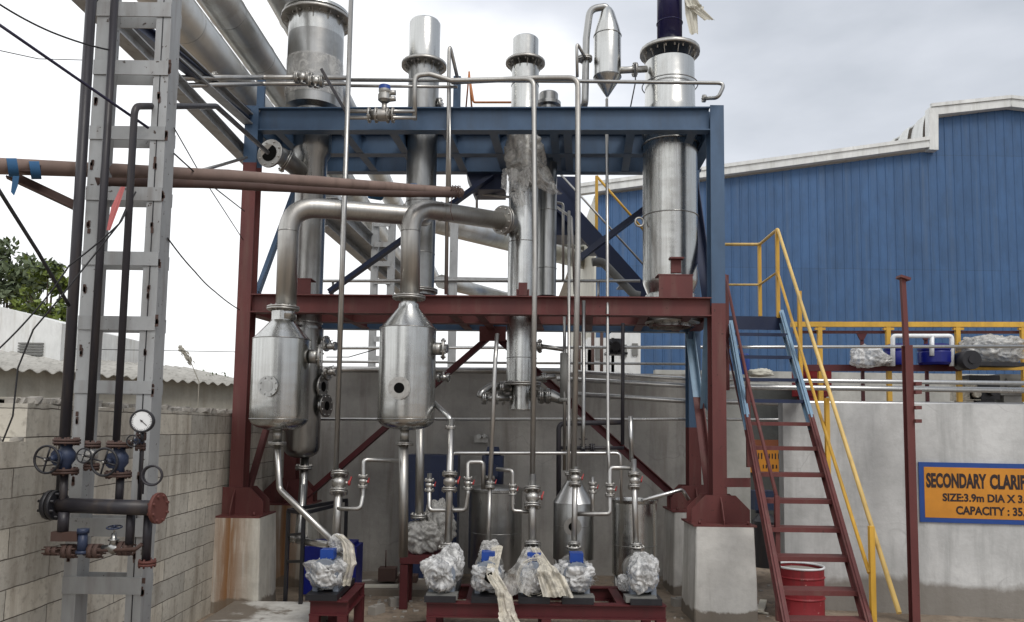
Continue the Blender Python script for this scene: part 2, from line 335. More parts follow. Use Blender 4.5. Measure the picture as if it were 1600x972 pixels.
    def prism(s, pts, th):
        pts = [V(q) for q in pts]; n = len(pts); th = V(th); vs = pts + [p + th for p in pts]
        return s.add(vs, [list(range(n))[::-1], list(range(n, 2 * n))] + [(i, (i + 1) % n, n + (i + 1) % n, n + i) for i in range(n)])
    def flange(s, p, d, r, th=0.022, gap=True, bolts=8):
        p = V(p); d = V(d).normalized(); a, u, _ = s.frame(d)
        for k in ((-1, 1) if gap else (0,)):
            q = p + d * k * (th * 0.62); s.cyl(q - d * th / 2, q + d * th / 2, r, r, 24)
        L = th * (1.9 if gap else 1.1)
        for i in range(bolts):
            t = 2 * math.pi * (i + 0.5) / bolts; q = p + (a * math.cos(t) + u * math.sin(t)) * r * 0.82
            s.cyl(q - d * L, q + d * L, min(r * 0.07 + 0.003, .011), None, 6)
        return s
    def build(s, name, mat, parent=None, label=None, cat=None, group=None, kind=None):
        me = bpy.data.meshes.new(name)
        if parent is None:
            xs = [q.x for q in s.v]; ys = [q.y for q in s.v]; zs = [q.z for q in s.v]
            o = V(((min(xs) + max(xs)) / 2, (min(ys) + max(ys)) / 2, min(zs)))
        else: o = WL[parent.name]
        me.from_pydata([q - o for q in s.v], [], s.f)
        me.polygons.foreach_set('use_smooth', s.sm); me.materials.append(MAT[mat]); me.update()
        ob = bpy.data.objects.new(name, me); col.objects.link(ob)
        if parent is None: ob.location = o
        else: ob.parent = parent
        WL[ob.name] = o
        if label: ob['label'] = label
        if cat: ob['category'] = cat
        if group: ob['group'] = group
        if kind: ob['kind'] = kind
        return ob
def fillet(pts, rb, seg=6):
    pts = [V(q) for q in pts]; out = [pts[0]]
    for i in range(1, len(pts) - 1):
        a, b, c = pts[i - 1], pts[i], pts[i + 1]; d1 = (a - b); d2 = (c - b)
        ang = d1.angle(d2, math.pi)
        if ang > 3.05: out.append(b); continue
        L = min(rb / math.tan(ang / 2) if ang > 0.05 else rb, d1.length * 0.48, d2.length * 0.48)
        p, q = b + d1.normalized() * L, b + d2.normalized() * L
        for k in range(seg + 1):
            t = k / seg; out.append(p * (1 - t) ** 2 + b * 2 * t * (1 - t) + q * t * t)
    out.append(pts[-1]); return out
def thing(name, label, cat, loc, group=None):
    o = bpy.data.objects.new(name, None); col.objects.link(o); o.location = loc; o.empty_display_size = 0.1
    o['label'] = label; o['category'] = cat
    if group: o['group'] = group
    WL[o.name] = V(loc); return o
def struct(name, mb, mat): return mb.build(name, mat, kind='structure')
def copy_tree(o, parent=None):
    c = o.copy(); col.objects.link(c); c.parent = parent; WL[c.name] = WL[o.name]
    for ch in o.children: copy_tree(ch, c)
    return c
def solid(name, mb, mat, label, cat, group=None): return mb.build(name, mat, None, label, cat, group)

def valve(root, p, d, r, sd=V((1, 0, 0)), mat='steel_matte', hmat='handle_red', L=None, lever=True):
    """inline ball valve centred on p, pipe axis d, lever towards sd"""
    p, d = V(p), V(d).normalized(); L = L or r * 4.2; m = MB()
    for k in (-1, 1):
        q = p + d * k * L / 2; m.flange(q, d, r * 2.1, r * 0.42, True, 6)
    m.sweep([p - d * L / 2, p - d * L * 0.25, p - d * L * 0.12, p + d * L * 0.12, p + d * L * 0.25, p + d * L / 2], [r * 1.1, r * 1.15, r * 1.7, r * 1.7, r * 1.15, r * 1.1], 16)
    m.cyl(p, p + sd * r * 2.3, r * 0.5, None, 10)
    vb = m.build('valve', mat, root)
    if lever:
        h = MB(); q = p + sd * r * 2.3; h.bar(q - d * r * 0.3, q + d * r * 1.5 + sd * r * 0.5, r * 0.6, r * 0.3, sd); h.cyl(q - sd * r * 0.2, q + sd * r * 0.25, r * 0.6, None, 8)
        h.build('handle', hmat, vb)
    return vb
def pipe(name, label, pts, r, mat='tube_steel', cat='pipe', bend=None, flanges=(), valves=(), group=None, n=12, fr=2.1):
    """pts: world points; flanges: (point, dir); valves: (point, dir, side)"""
    pts = [V(q) for q in pts]; m = MB().tube(pts, r, bend, n)
    if not flanges and not valves: return m.build(name, mat, None, label, cat, group)
    lowest = min(pts, key=lambda q: q.z); root = thing(name, label, cat, lowest, group)
    m.build('tube', mat, root)
    for p, d in flanges: MB().flange(p, d, r * fr, max(0.012, r * 0.4)).build('flange', 'steel_matte', root)
    for q in valves:
        p, d, sd = q[:3]; valve(root, p, d, max(r, 0.02) * 1.05, V(sd))
    return root
Z = V((0, 0, 1)); X = V((1, 0, 0)); Yd = V((0, 1, 0))

# ================================================================== SETTING
MB().add([(-400, -60, 0), (400, -60, 0), (400, 700, 0), (-400, 700, 0)], [(0, 1, 2, 3)]).build('ground', 'ground', kind='structure')

# block boundary wall on the left: receding along Y
WX = -3.32
root = thing('block_wall', 'weathered concrete block wall running back along the left side, rubble along its top', 'wall', (WX - 0.1, 6, 0))
def wallbox(y0, y1, h, x0, nm, mat):
    m = MB(); n = int((y1 - y0) / 0.12) + 1; top = []
    for i in range(n + 1):
        y = y0 + (y1 - y0) * i / n; hh = h + 0.02 * noise.noise(V((y * 3, 0, 1))) + 0.012 * noise.noise(V((y * 14, 2, 1)))
        top.append((y, hh))
    for i in range(n):
        (ya, ha), (yb, hb) = top[i], top[i + 1]
        m.add([(x0, ya, 0), (x0, yb, 0), (x0, yb, hb), (x0, ya, ha), (x0 - 0.2, ya, 0), (x0 - 0.2, yb, 0), (x0 - 0.2, yb, hb), (x0 - 0.2, ya, ha)], [(0, 1, 2, 3), (7, 6, 5, 4), (3, 2, 6, 7)] + ([(0, 3, 7, 4)] if i == 0 else []) + ([(1, 5, 6, 2)] if i == n - 1 else []))
    return m.build(nm, mat, root)
wallbox(2.5, 5.32, 1.96, WX, 'low_section', 'block_wall'); wallbox(5.32, 11.35, 2.22, WX, 'high_section', 'block_wall')
m = MB()
for i in range(230):
    y = random.uniform(2.6, 11.3); h = (1.965 if y < 5.32 else 2.225); s = random.uniform(0.012, 0.05)
    q = [V((random.uniform(-1, 1), random.uniform(-1, 1), random.uniform(-0.4, 0.8))).normalized() * s * random.uniform(0.6, 1) for _ in range(8)]
    c0 = V((WX - random.uniform(0.02, 0.18), y, h + s * 0.3)); o = [V((a, b_, c_)) for a in (-1, 1) for b_ in (-1, 1) for c_ in (-0.5, 0.6)]
    m.add([c0 + V((p.x * s, p.y * s, p.z * s)) + q[k] * 0.4 for k, p in enumerate(o)], [(0, 1, 3, 2), (4, 6, 7, 5), (0, 4, 5, 1), (2, 3, 7, 6), (0, 2, 6, 4), (1, 5, 7, 3)])
ob = m.build('rubble_capping', 'rubble', root); ob['kind'] = 'stuff'

# rear concrete wall behind the plant
YB = 11.35
x0, x1 = WX, P(1071, 650, YB).x; zt = P(800, 581, YB).z
m = MB(); n = 60
for i in range(n):
    a = x0 + (x1 - x0) * i / n; b2 = x0 + (x1 - x0) * (i + 1) / n
    ha = zt + 0.008 * noise.noise(V((a * 4, 1, 1))); hb = zt + 0.008 * noise.noise(V((b2 * 4, 1, 1)))
    m.add([(a, YB, 0), (b2, YB, 0), (b2, YB, hb), (a, YB, ha), (a, YB + 0.25, ha), (b2, YB + 0.25, hb)], [(0, 1, 2, 3), (3, 2, 5, 4)])
m.add([(x1, YB, 0), (x1, YB + 0.25, 0), (x1, YB + 0.25, zt), (x1, YB, zt), (x0, YB + .25, 0), (x0, YB + .25, zt)], [(0, 1, 2, 3), (4, 5, 2, 1)])
solid('tank_wall', m, 'wall_conc', 'brown grey plastered concrete wall behind the process frame and pumps', 'wall')

# right concrete tank with the painted sign
pl, pr = P(1224, 700, 9.45), P(1700, 700, 8.95); zt2 = P(1400, 630, 9.2).z
dr = (pr - pl); dr.z = 0; dr.normalize(); nrm = V((dr.y, -dr.x, 0))
def TW(px, py, off=0.0):
    """point on the tank wall plane seen at a pixel"""
    d = P(px, py, 10) - CAM; q = V((pl.x, pl.y, 0)) + nrm * off
    t = (q - CAM).dot(nrm) / d.dot(nrm); return CAM + d * t
a = V((pl.x, pl.y, 0)); b2 = a + dr * 6; bk = V((0.25, 3.2, 0))
m = MB(); m.prism([a, b2, b2 - nrm * .3, a - nrm * .3], (0, 0, zt2))
solid('clarifier_tank', m, 'tank_conc', 'pale grey concrete tank on the right carrying the orange name board', 'tank')
# pale wall segment right of the frame, recess and back wall
a = P(1083, 700, 11.5); b2 = P(1172, 700, 11.5)
m = MB().box(((a.x + b2.x) / 2, 11.65, zt / 2 + .01), (b2.x - a.x, 0.3, zt + .02))
solid('pale_wall', m, 'pale_conc', 'pale concrete wall end between the right column and the stair', 'wall')
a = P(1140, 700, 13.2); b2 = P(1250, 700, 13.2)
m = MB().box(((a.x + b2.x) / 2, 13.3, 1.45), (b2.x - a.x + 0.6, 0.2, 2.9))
solid('recess_wall', m, 'recess_shade_conc', 'wall at the back of the gap behind the stair, its shade put into a dark colour', 'wall')

def text(body, parent, mat, org, ux, uz, width, height, bold=0.0, name='lettering', shear=0):
    cu = bpy.data.curves.new('t', 'FONT'); cu.body = body; cu.size = 1; cu.offset = bold; cu.shear = shear; cu.resolution_u = 3
    to = bpy.data.objects.new('t', cu); col.objects.link(to); dg = bpy.context.evaluated_depsgraph_get()
    me = bpy.data.meshes.new_from_object(to.evaluated_get(dg)); bpy.data.objects.remove(to)
    xs = [v.co.x for v in me.vertices]; ys = [v.co.y for v in me.vertices]
    sx = width / (max(xs) - min(xs)); sy = height / (max(ys) - min(ys))
    mb = MB(); mb.add([org + ux * ((v.co.x - min(xs)) * sx) + uz * ((v.co.y - min(ys)) * sy) for v in me.vertices], [list(p.vertices) for p in me.polygons])
    return mb.build(name, mat, parent)
# sign board
s0 = TW(1438, 815.5, 0.02); s1 = TW(1438, 722, 0.02); W = 2.2; Hh = s1.z - s0.z
sg = thing('name_board', 'orange board with blue border reading SECONDARY CLARI and SIZE:3.9m DIA X 3', 'sign', s0)
up = Z
m = MB().prism([s0, s0 + dr * W, s0 + dr * W + up * Hh, s0 + up * Hh], -nrm * 0.018); m.build('border', 'sign_blue', sg)
bw = 0.055; q = s0 + nrm * 0.003 + dr * bw + up * bw
m = MB().prism([q, q + dr * (W - 2 * bw), q + dr * (W - 2 * bw) + up * (Hh - 2 * bw), q + up * (Hh - 2 * bw)], -nrm * 0.002); m.build('panel', 'sign_orange', sg)
ux = dr
def txt(body, pxa, pya, pxb, pyb, bold):
    a = TW(pxa, pyb, 0.026); b3 = TW(pxb, pyb, 0.026); t = TW(pxa, pya, 0.026); return text(body, sg, 'letter_black', a, dr, Z, (b3 - a).dot(dr), t.z - a.z, bold)
txt('SECONDARY', 1447.5, 738.5, 1542, 762, 0.045); txt('CLARIFIER', 1547, 741, 1628, 764.5, 0.045)
txt('SIZE:3.9m DIA X 3.', 1473, 770.5, 1602, 783.5, 0.035); txt('CAPACITY : 35.', 1494, 790.5, 1602, 804, 0.035)
# small dim sign in the recess
q = P(1166, 738, 13.17); q2 = P(1226, 738, 13.17); q3 = P(1166, 700, 13.17)
sg2 = thing('gap_sign', 'small dim orange board with two illegible dark lines behind the stair treads', 'sign', q)
hh = q3.z - q.z; ww = q2.x - q.x
MB().box((q.x + ww / 2, 13.17, q.z + hh / 2), (ww, 0.03, hh)).build('panel', 'sign_orange', sg2)
MB().box((q.x + ww / 2, 13.16, q.z + hh * 1.18), (ww, 0.04, hh * 0.34)).build('header', 'sign_brown', sg2)
m = MB()
for row, (f0, f1, fz, fh) in enumerate(((0.1, 0.95, 0.55, 0.26), (0.28, 0.9, 0.15, 0.2))):
    x = f0
    while x < f1:
        wd = random.uniform(0.035, 0.07); m.box((q.x + ww * (x + wd / 2), 13.152, q.z + hh * (fz + fh / 2)), (ww * wd * 0.6, 0.004, hh * fh * random.uniform(0.7, 1))); x += wd + 0.03 + (0.04 if random.random() < .2 else 0)
m.build('marks', 'letter_black', sg2)

# big blue shed behind
YS = 22.0
bs = thing('blue_shed', 'large ribbed blue steel shed with white roof trim filling the right background', 'building', (P(1200, 600, YS).x, YS, 0))
rl = [(932, 306), (1455, 236), (1462, 236), (1462, 185), (1576, 170), (1900, 208)]
rlw = [P(px, py, YS) for px, py in rl]
def roofz(x):
    for i in range(len(rlw) - 1):
        if rlw[i].x <= x < rlw[i + 1].x + 1e-9 and rlw[i + 1].x > rlw[i].x + 1e-6:
            t = (x - rlw[i].x) / (rlw[i + 1].x - rlw[i].x); return rlw[i].z * (1 - t) + rlw[i + 1].z * t
    return rlw[-1].z
m = MB(); xa = rlw[0].x; xb = rlw[-1].x; x = xa; prof = []
while x < xb:
    for dx, dy in ((0, 0), (0.150, 0), (0.168, -0.020), (0.200, -0.020), (0.218, 0)): prof.append((x + dx, YS + dy))
    x += 0.25
for i in range(len(prof) - 1):
    (a, ya), (b3, yb) = prof[i], prof[i + 1]; m.add([(a, ya, 0), (b3, yb, 0), (b3, yb, roofz(b3)), (a, ya, roofz(a))], [(0, 1, 2, 3)])
m.build('gable_wall', 'wall_blue', bs)
m = MB(); m.prism([(xa, YS, 0), (xa, YS, rlw[0].z), (xa - 0.02, YS + 9, rlw[0].z), (xa - 0.02, YS + 9, 0)], (-0.06, 0, 0)); m.build('side_wall', 'cream', bs)
m = MB()
lw = [P(px, py, YS - 0.15) for px, py in ((905, 303), (1449, 230))]
m.bar(lw[0] + V((0, 0, 0.07)), lw[1] + V((0, 0, 0.07)), 0.22, 0.2); m.bar(lw[0] + V((0, -.1, 0.22)), lw[1] + V((0, -.1, 0.22)), 0.10, 0.10)
u2 = [P(px, py, YS - 0.15) for px, py in ((1456, 236), (1456, 176), (1576, 163), (1900, 200))]
m.bar(u2[0], u2[1] + V((0, 0, .1)), 0.26, 0.24, Yd); m.bar(u2[1], u2[2], 0.22, 0.22); m.bar(u2[2], u2[3], 0.22, 0.22)
m.bar(u2[1] + V((-.08, -.1, 0.17)), u2[2] + V((0, -.1, 0.17)), 0.10, 0.10); m.bar(u2[2] + V((0, -.1, 0.17)), u2[3] + V((0, -.1, 0.17)), 0.10, 0.10)
m.build('roof_trim', 'trim_white', bs)
m = MB(); r0, r1 = rlw[0] + V((0, 0, .1)), rlw[1] + V((0, 0, .1)); m.prism([r0, r1, r1 + V((0, 25, 0)), r0 + V((0, 25, 0))], (0, 0, 0.04))
r0, r1, r2 = u2[1], u2[2], u2[3]; m.prism([r0, r1, r1 + V((0, 25, 0)), r0 + V((0, 25, 0))], (0, 0, 0.04)); m.prism([r1, r2, r2 + V((0, 25, 0)), r1 + V((0, 25, 0))], (0, 0, 0.04))
m.build('roof', 'trim_white', bs)
m = MB()    # curved corrugated flank of the raised roof
for k in range(9):
    yk = YS + 0.1 + k * 0.9; cpt = []
    for j in range(9):
        t = j / 8; cpt.append(V((u2[1].x - 0.16 + 0.12 * t ** 3, yk, (lw[1].z + .1) * (1 - t) + (u2[1].z + 0.05) * t)))
    for j in range(8):
        a, b3 = cpt[j], cpt[j + 1]; m.add([a, a + V((0, .45, 0)), b3 + V((0, .45, 0)), b3], [(3, 2, 1, 0)], True)
        m.add([a + V((0, .45, 0)), a + V((-.0, .9, 0)) + V((0.1, 0, 0)), b3 + V((0.1, .9, 0)), b3 + V((0, .45, 0))], [(3, 2, 1, 0)], True)
m.build('curved_flank', 'trim_white', bs)

# buildings at the left
YL = 17.0
wb = thing('white_building', 'plain white building with sloping parapet and small louvre behind the corrugated roof', 'building', (P(40, 540, YL).x, YL, 0))
a, b3, c3 = P(-120, 458, YL), P(0, 479, YL), P(97, 505, YL)
m = MB().prism([(a.x, YL, 0), (c3.x, YL, 0), c3, b3, a], (0, 4, 0)); m.build('wall', 'white_paint', wb)
m = MB(); l0, l1 = P(29, 560, YL), P(69, 535, YL)
for k in range(6):
    z = l0.z + (l1.z - l0.z) * (k + .5) / 6; m.box(((l0.x + l1.x) / 2, YL - 0.03, z), (l1.x - l0.x, 0.05, (l1.z - l0.z) / 11))
m.build('louvre', 'grey_box', wb)
e0, e1 = V((-9.6, 13.6, 3.22)), V((-6.75, 20.5, 3.25))
e0 = P(-10, 574, 13.8); e1 = P(372, 601, 19.0); e1.z = P(372, 601, 19.0).z
sh = thing('roofed_shed', 'low cream walled shed with wavy grey corrugated roof beyond the block wall', 'building', (e0.x, e0.y, 0))
d = e1 - e0; dn = V((d.x, d.y, 0)).normalized(); pn = V((-dn.y, dn.x, 0))
if pn.y < 0: pn = -pn
m = MB().prism([V((e0.x, e0.y, 0)) + pn * .35 - dn * 2, V((e1.x, e1.y, 0)) + pn * .35 + dn, e1 + pn * .35 + dn + V((0, 0, .02)), e0 + pn * .35 - dn * 2 + V((0, 0, .02))], pn * 0.2); m.build('wall', 'shed_wall', sh)
m = MB(); nn = int((d.length + 3) / 0.0365); L0 = []
for i in range(nn + 1):
    t = i * 0.0365 - 2; zz = 0.035 * math.sin(2 * math.pi * t / 0.29); q = e0 + d.normalized() * t; L0.append(q + V((0, 0, zz)))
for i in range(nn):
    a, b4 = L0[i], L0[i + 1]; h = pn * 3 + V((0, 0, 0.55)); m.add([a, b4, b4 + h, a + h, a - V((0, 0, .02)), b4 - V((0, 0, .02))], [(0, 1, 2, 3), (4, 5, 1, 0)], True)
m.build('roof', 'asbestos', sh)
q = P(5, 670, 14.2)
m = MB().box((q.x - 0.1, q.y, q.z), (0.25, 0.5, 1.05)); m.build('doorway', 'hole_black', sh)
q = P(18, 622, 14.0); m = MB().box((q.x - .1, q.y + .1, q.z), (0.6, 0.3, 0.04)); m.build('door_canopy', 'shed_wall', sh)

# unseen shed added behind the camera to put dark bands in the steel reflections
bh = thing('added_shed', 'dark blue grey shed added unseen behind the viewpoint for the steel to reflect', 'building', (0, -9, 0))
MB().box((1.0, -10, 2.3), (5, 4, 4.6)).build('wall', 'navy', bh); MB().box((1.0, -10, 4.7), (5.6, 4.6, 0.2)).build('roof', 'asbestos', bh)
MB().box((1.0, -7.97, 1.6), (2.4, 0.05, 3.2)).build('door', 'cream', bh)

# ---------------------------------------------------------------- trees
def tree(name, label, base, H, crown, n, lmat='leaf', leaf=0.16, sub=()):
    root = thing(name, label, 'tree', base, 'trees behind the white building'); tr = MB(); rng = random.Random(sum(map(ord, label)))
    tr.sweep([base, base + V((0.1, 0, H * .3)), base + V((0, .1, H * .6)), base + V((.1, 0, H * .85))], [0.2, 0.15, 0.1, 0.03], 8)
    cl = []
    for c, rr in crown:
        tr.sweep([base + V((0, 0, H * rng.uniform(.25, .5))), (base + V((0, 0, H * .5)) + c) / 2 + V((0, 0, .2)), c], [0.08, 0.05, 0.015], 6)
        for _ in range(9):
            o = V((rng.gauss(0, 1), rng.gauss(0, 1), rng.gauss(0, 1))).normalized() * rr * rng.uniform(0.3, 1); cl.append((c + o, rr * rng.uniform(0.22, 0.42)))
            tr.sweep([c, c + o], [0.02, 0.008], 4)
    tr.build('trunk', 'bark', root)
    ms = {lmat: MB(), 'leaf_light': MB()}
    for i in range(n):
        c, r = rng.choice(cl); o = V((rng.gauss(0, .6), rng.gauss(0, .6), rng.gauss(0, .5))) * r; p = c + o
        a = V((rng.gauss(0, 1), rng.gauss(0, 1), rng.gauss(0, 1))).normalized(); b5 = a.orthogonal().normalized(); b5 = (b5 * rng.uniform(-1, 1) + a.cross(b5) * rng.uniform(-1, 1)).normalized(); s5 = leaf * rng.uniform(.6, 1.3)
        k = 'leaf_light' if (rng.random() < (0.75 if any((c - sc_).length < 1.2 for sc_ in sub) else 0.10)) else lmat
        ms[k].add([p - a * s5, p + b5 * s5 * .45, p + a * s5, p - b5 * s5 * .45], [(0, 1, 2, 3)])
    for k, mm in ms.items():
        if mm.v: mm.build('crown', k, root)
    return root
YT = 27
def C(px, py, r, Y=YT): return (P(px, py, Y), r)
tree('leafy_tree', 'tall dark green tree at the left edge above the white building', V((P(5, 500, YT).x, YT, 0)), 7.6,
     [C(-4, 400, .75), C(32, 425, .7), C(8, 452, .8), C(-30, 420, .9), C(58, 445, .45), C(38, 462, .5)], 3000, 'leaf', .14)
tree('leafy_tree', 'smaller yellow green tree against the steel trestle beside the white building', V((P(75, 500, YT - 2).x, YT - 2, 0)), 6.3,
     [C(75, 430, .5, YT - 2), C(50, 470, .6, YT - 2), C(88, 480, .5, YT - 2), C(95, 450, .35, YT - 2), C(96, 520, .5, YT - 2), C(84, 418, .3, YT - 2)], 2200, 'leaf', 0.13, (P(55, 470, YT - 2), P(85, 485, YT - 2)))
for px, py, lb in ((172, 584, 'far bush top showing between the trestle legs'), (332, 600, 'small dark weeds on the shed roof left of the red column')):
    q = P(px, py, 20.2 if px > 300 else 24); m = MB()
    for k in range(130):
        a = V((random.gauss(0, .25), random.gauss(0, .2), abs(random.gauss(0, .13)))); p = q + a; s5 = 0.05; u5 = V((random.gauss(0, 1), random.gauss(0, 1), random.gauss(0, 1))).normalized(); w5 = u5.orthogonal().normalized()
        m.add([p - u5 * s5, p + w5 * s5 * .5, p + u5 * s5, p - w5 * s5 * .5], [(0, 1, 2, 3)])
    for k in range(6): m.cyl(V((q.x + (k - 3) * .05, q.y, q.z - .9)), q + V(((k - 3) * .08, 0, .1)), .008, None, 5)
    solid('bush', m, 'leaf', lb, 'bush')
q0, q1, q2 = P(311, 597, 15), P(300, 570, 15), P(283, 545, 15)
m = MB().sweep([q0 - V((0, 0, 2.0)), q0, q1, q2], [0.012, 0.01, 0.008, 0.004], 6)
g = thing('grass_plume', 'single feathery grass plume leaning left above the shed roof', 'plant', q0 - V((0, 0, 2.0))); m.build('stem', 'plume', g)
m = MB()
for k in range(160):
    t = random.random(); p = q1.lerp(q2, t * 1.0) + V((random.gauss(0, .025), random.gauss(0, .03), random.gauss(0, .03))) * (1.2 - t * .6); m.add([p, p + V((-.05, 0, .06)), p + V((-.03, .02, .07))], [(0, 1, 2)])
m.build('plume', 'plume', g)

# ================================================================== STEEL PROCESS FRAME
FL = VT(381, 530, 9.1, 172, 770, 455, 815); FR = VT(1121, 500, 8.9, 168, 770, 475, 820)
zTop = P(750, 170, 9.0).z; zTB = P(750, 206, 9.0).z; zM1 = P(750, 463, 9.0).z; zM0 = P(750, 492, 9.0).z
zBase = P(1121, 819, 8.9).z
cFL, cFR = V((FL[0].x, 9.15, 0)), V((FR[0].x, 8.95, 0)); cRL = V((P(457, 700, 10.6).x, 10.6, 0)); cRR = V((P(1083, 650, 10.4).x, 10.4, 0))
fr = thing('process_frame', 'tall open steel frame carrying the columns, blue above and red oxide below', 'steel frame', V(((cFL.x + cFR.x) / 2, 9.8, zBase)))
def at(c, z): return V((c.x, c.y, z))
def column(c, zc, ztop=None, w2=0.16, h2=0.21):
    ztop = ztop or zTop + 0.02
    o = MB().ibeam(at(c, zBase + .02), at(c, zc), w2, h2, Yd, 0.016, 0.012).build('column', 'red_oxide', fr)
    MB().ibeam(at(c, zc), at(c, ztop), w2, h2, Yd, 0.016, 0.012).build('column_upper', 'blue_paint', o)
column(cFL, P(382, 256, 9.1).z); column(cFR, P(1121, 475, 8.9).z); column(cRL, zM0 - 0.1); column(cRR, P(1083, 668, 10.4).z)
for c in (cFL, cFR, cRL, cRR):
    m = MB(); w3, hh = 0.33, 0.33; y0 = c.y - 0.125
    m.prism([(c.x - w3, y0, zBase + .02), (c.x + w3, y0, zBase + .02), (c.x + w3, y0, zBase + .17), (c.x + .17, y0, zBase + hh), (c.x - .17, y0, zBase + hh), (c.x - w3, y0, zBase + .17)], (0, 0.014, 0))
    m.prism([(c.x - w3, c.y + .112, zBase + .02), (c.x + w3, c.y + .112, zBase + .02), (c.x + w3, c.y + .112, zBase + .17), (c.x + .17, c.y + .112, zBase + hh), (c.x - .17, c.y + .112, zBase + hh), (c.x - w3, c.y + .112, zBase + .17)], (0, 0.014, 0))
    for xx in (-0.0, -.22, .22):
        if xx == 0: m.prism([(c.x - .006, y0 - .002, zBase + .02), (c.x - .006, y0 - .002, zBase + hh - .02), (c.x - .006, y0 - .07, zBase + hh - .1), (c.x - .006, y0 - .15, zBase + .06), (c.x - .006, y0 - .15, zBase + .02)], (0.012, 0, 0))
    m.box((c.x, c.y, zBase + .01), (0.70, 0.62, 0.02))
    for sx in (-.27, .27):
        for sy in (-.25, .25): m.cyl((c.x + sx, c.y + sy, zBase + .02), (c.x + sx, c.y + sy, zBase + .06), .016, None, 6)
    m.build('base_plate', 'red_oxide', fr)
def lerp(a, b, t): return a.lerp(b, t)
ht = zTop - zTB; zt_ = (zTop + zTB) / 2; hm = zM1 - zM0; zm_ = (zM1 + zM0) / 2
front0, front1 = cFL + V((.08, -.04, 0)), cFR + V((-.08, -.04, 0))
MB().ibeam(at(front0, zt_), at(front1, zt_), 0.14, ht).build('beam', 'blue_paint', fr)
MB().ibeam(at(cRL, zt_), at(cRR, zt_), 0.14, ht).build('beam', 'blue_paint', fr)
ml, mr = lerp(cFL, cRL, .52), lerp(cFR, cRR, .52)
MB().ibeam(at(ml, zt_), at(mr, zt_), 0.14, ht - .002).build('beam', 'blue_paint', fr)
for a, b3 in ((cFL, cRL), (cFR, cRR)): MB().ibeam(at(a, zt_) + V((0, .13, -.0)), at(b3, zt_) - V((0, .13, 0)), 0.14, ht - .006).build('beam', 'blue_paint', fr)
def joist(t, z, h, mat, w4=0.13): 
    a, b3 = lerp(front0, front1, t), lerp(cRL, cRR, t); MB().ibeam(at(a, z) + V((0, .04, 0)), at(b3, z) - V((0, .02, 0)), w4, h, tf=.012).build('joist', mat, fr)
for t in (0.04, .19, .30, .42, .525, .66, .69, .83, .965): joist(t, zt_ - .01, ht - .03, 'blue_paint', .10)
MB().ibeam(at(front0, zm_), at(front1, zm_), 0.15, hm).build('beam', 'red_oxide', fr)
MB().ibeam(at(cRL, zm_), at(cRR, zm_), 0.14, hm).build('beam', 'blue_paint', fr)
MB().ibeam(at(ml, zm_), at(mr, zm_), 0.14, hm - .002).build('beam', 'red_oxide', fr)
for a, b3 in ((cFL, cRL), (cFR, cRR)): MB().ibeam(at(a, zm_) + V((0, .13, 0)), at(b3, zm_) - V((0, .13, 0)), 0.14, hm - .006).build('beam', 'red_oxide', fr)
for t in (.06, .18, .31, .44, .50, .62, .74, .86, .955): joist(t, zm_ - .01, hm - .03, 'red_oxide', .10)
# braces
def brace(p0, p1, mat, w4=0.09): MB().angle(p0, p1, w4, .01, V((0, -1, 0.2))).build('brace', mat, fr)
ap = P(770, 520, 10.45)
brace(ap, P(470, 782, 10.5), 'red_dark'); brace(ap, P(1082, 800, 10.42), 'red_dark')
MB().box(ap + V((0, -.06, -.02)), (.36, .012, .2)).build('gusset', 'red_oxide', fr)
apu = P(768, 272, 10.45); brace(apu, P(512, 455, 10.5), 'navy', .10); brace(P(1092, 262, 10.4), P(905, 402, 10.42), 'navy', .10)
MB().prism([P(728, 268, 10.52), P(792, 268, 10.52), P(790, 296, 10.52), P(740, 296, 10.52)], (0, .5, 0)).build('gusset', 'navy', fr)
# side braces (front column foot to rear column head)
bq0, bq1 = at(cRR, zM0) + V((-.06, -.1, 0)), at(cFR, zBase + .3) + V((-.05, .12, 0)); brace(bq0, bq0.lerp(bq1, .42), 'pale_blue', .1); brace(bq0.lerp(bq1, .421), bq1, 'red_oxide', .1)
brace(at(cFR, zM0 - .0) + V((-.06, .12, 0)), at(lerp(cFR, cRR, .5), P(1090, 640, 9.6).z), 'pale_blue', .08)
brace(at(cRL, zM0) + V((.0, -.1, 0)), at(cFL, zBase + .3) + V((.06, .12, 0)), 'red_oxide', .09)
brace(at(cRL, zTB) + V((0, -.1, 0)), at(cFL, zM1 + .05) + V((.06, .12, 0)), 'blue_paint', .09)
brace(at(cRR, zTB) + V((-.03, -.1, 0)), at(cFR, zM1 + .05) + V((-.06, .12, 0)), 'navy', .12)
for px, Yq in ((408, 9.2), (714, 9.2)): 
    a, b3 = VT(px, 150, Yq, 120, 171); MB().bar(a, b3, .09, .05, Yd).build('stub_post', 'blue_paint', fr)
for (a0, b0) in ((1128, 1150),):
    MB().bar(P(1126, 754, 8.9), P(1172, 754, 8.75), .07, .1).build('stair_bracket', 'red_oxide', fr)
# supports on deck
def chair_box(px0, px1, py0, py1, Yq, mat='red_oxide', d4=.4):
    a, b3 = P(px0, py1, Yq), P(px1, py0, Yq); m = MB().box(((a.x + b3.x) / 2, Yq + .06, (zM1 + b3.z) / 2), (b3.x - a.x, .012, b3.z - zM1)); 
    m.box(((a.x + b3.x) / 2, Yq + .16, b3.z + .006), (b3.x - a.x + .02, .22, .012)); m.build('deck_support', mat, fr)
chair_box(1031, 1084, 429, 462, 8.98); chair_box(462, 484, 435, 462, 9.15)

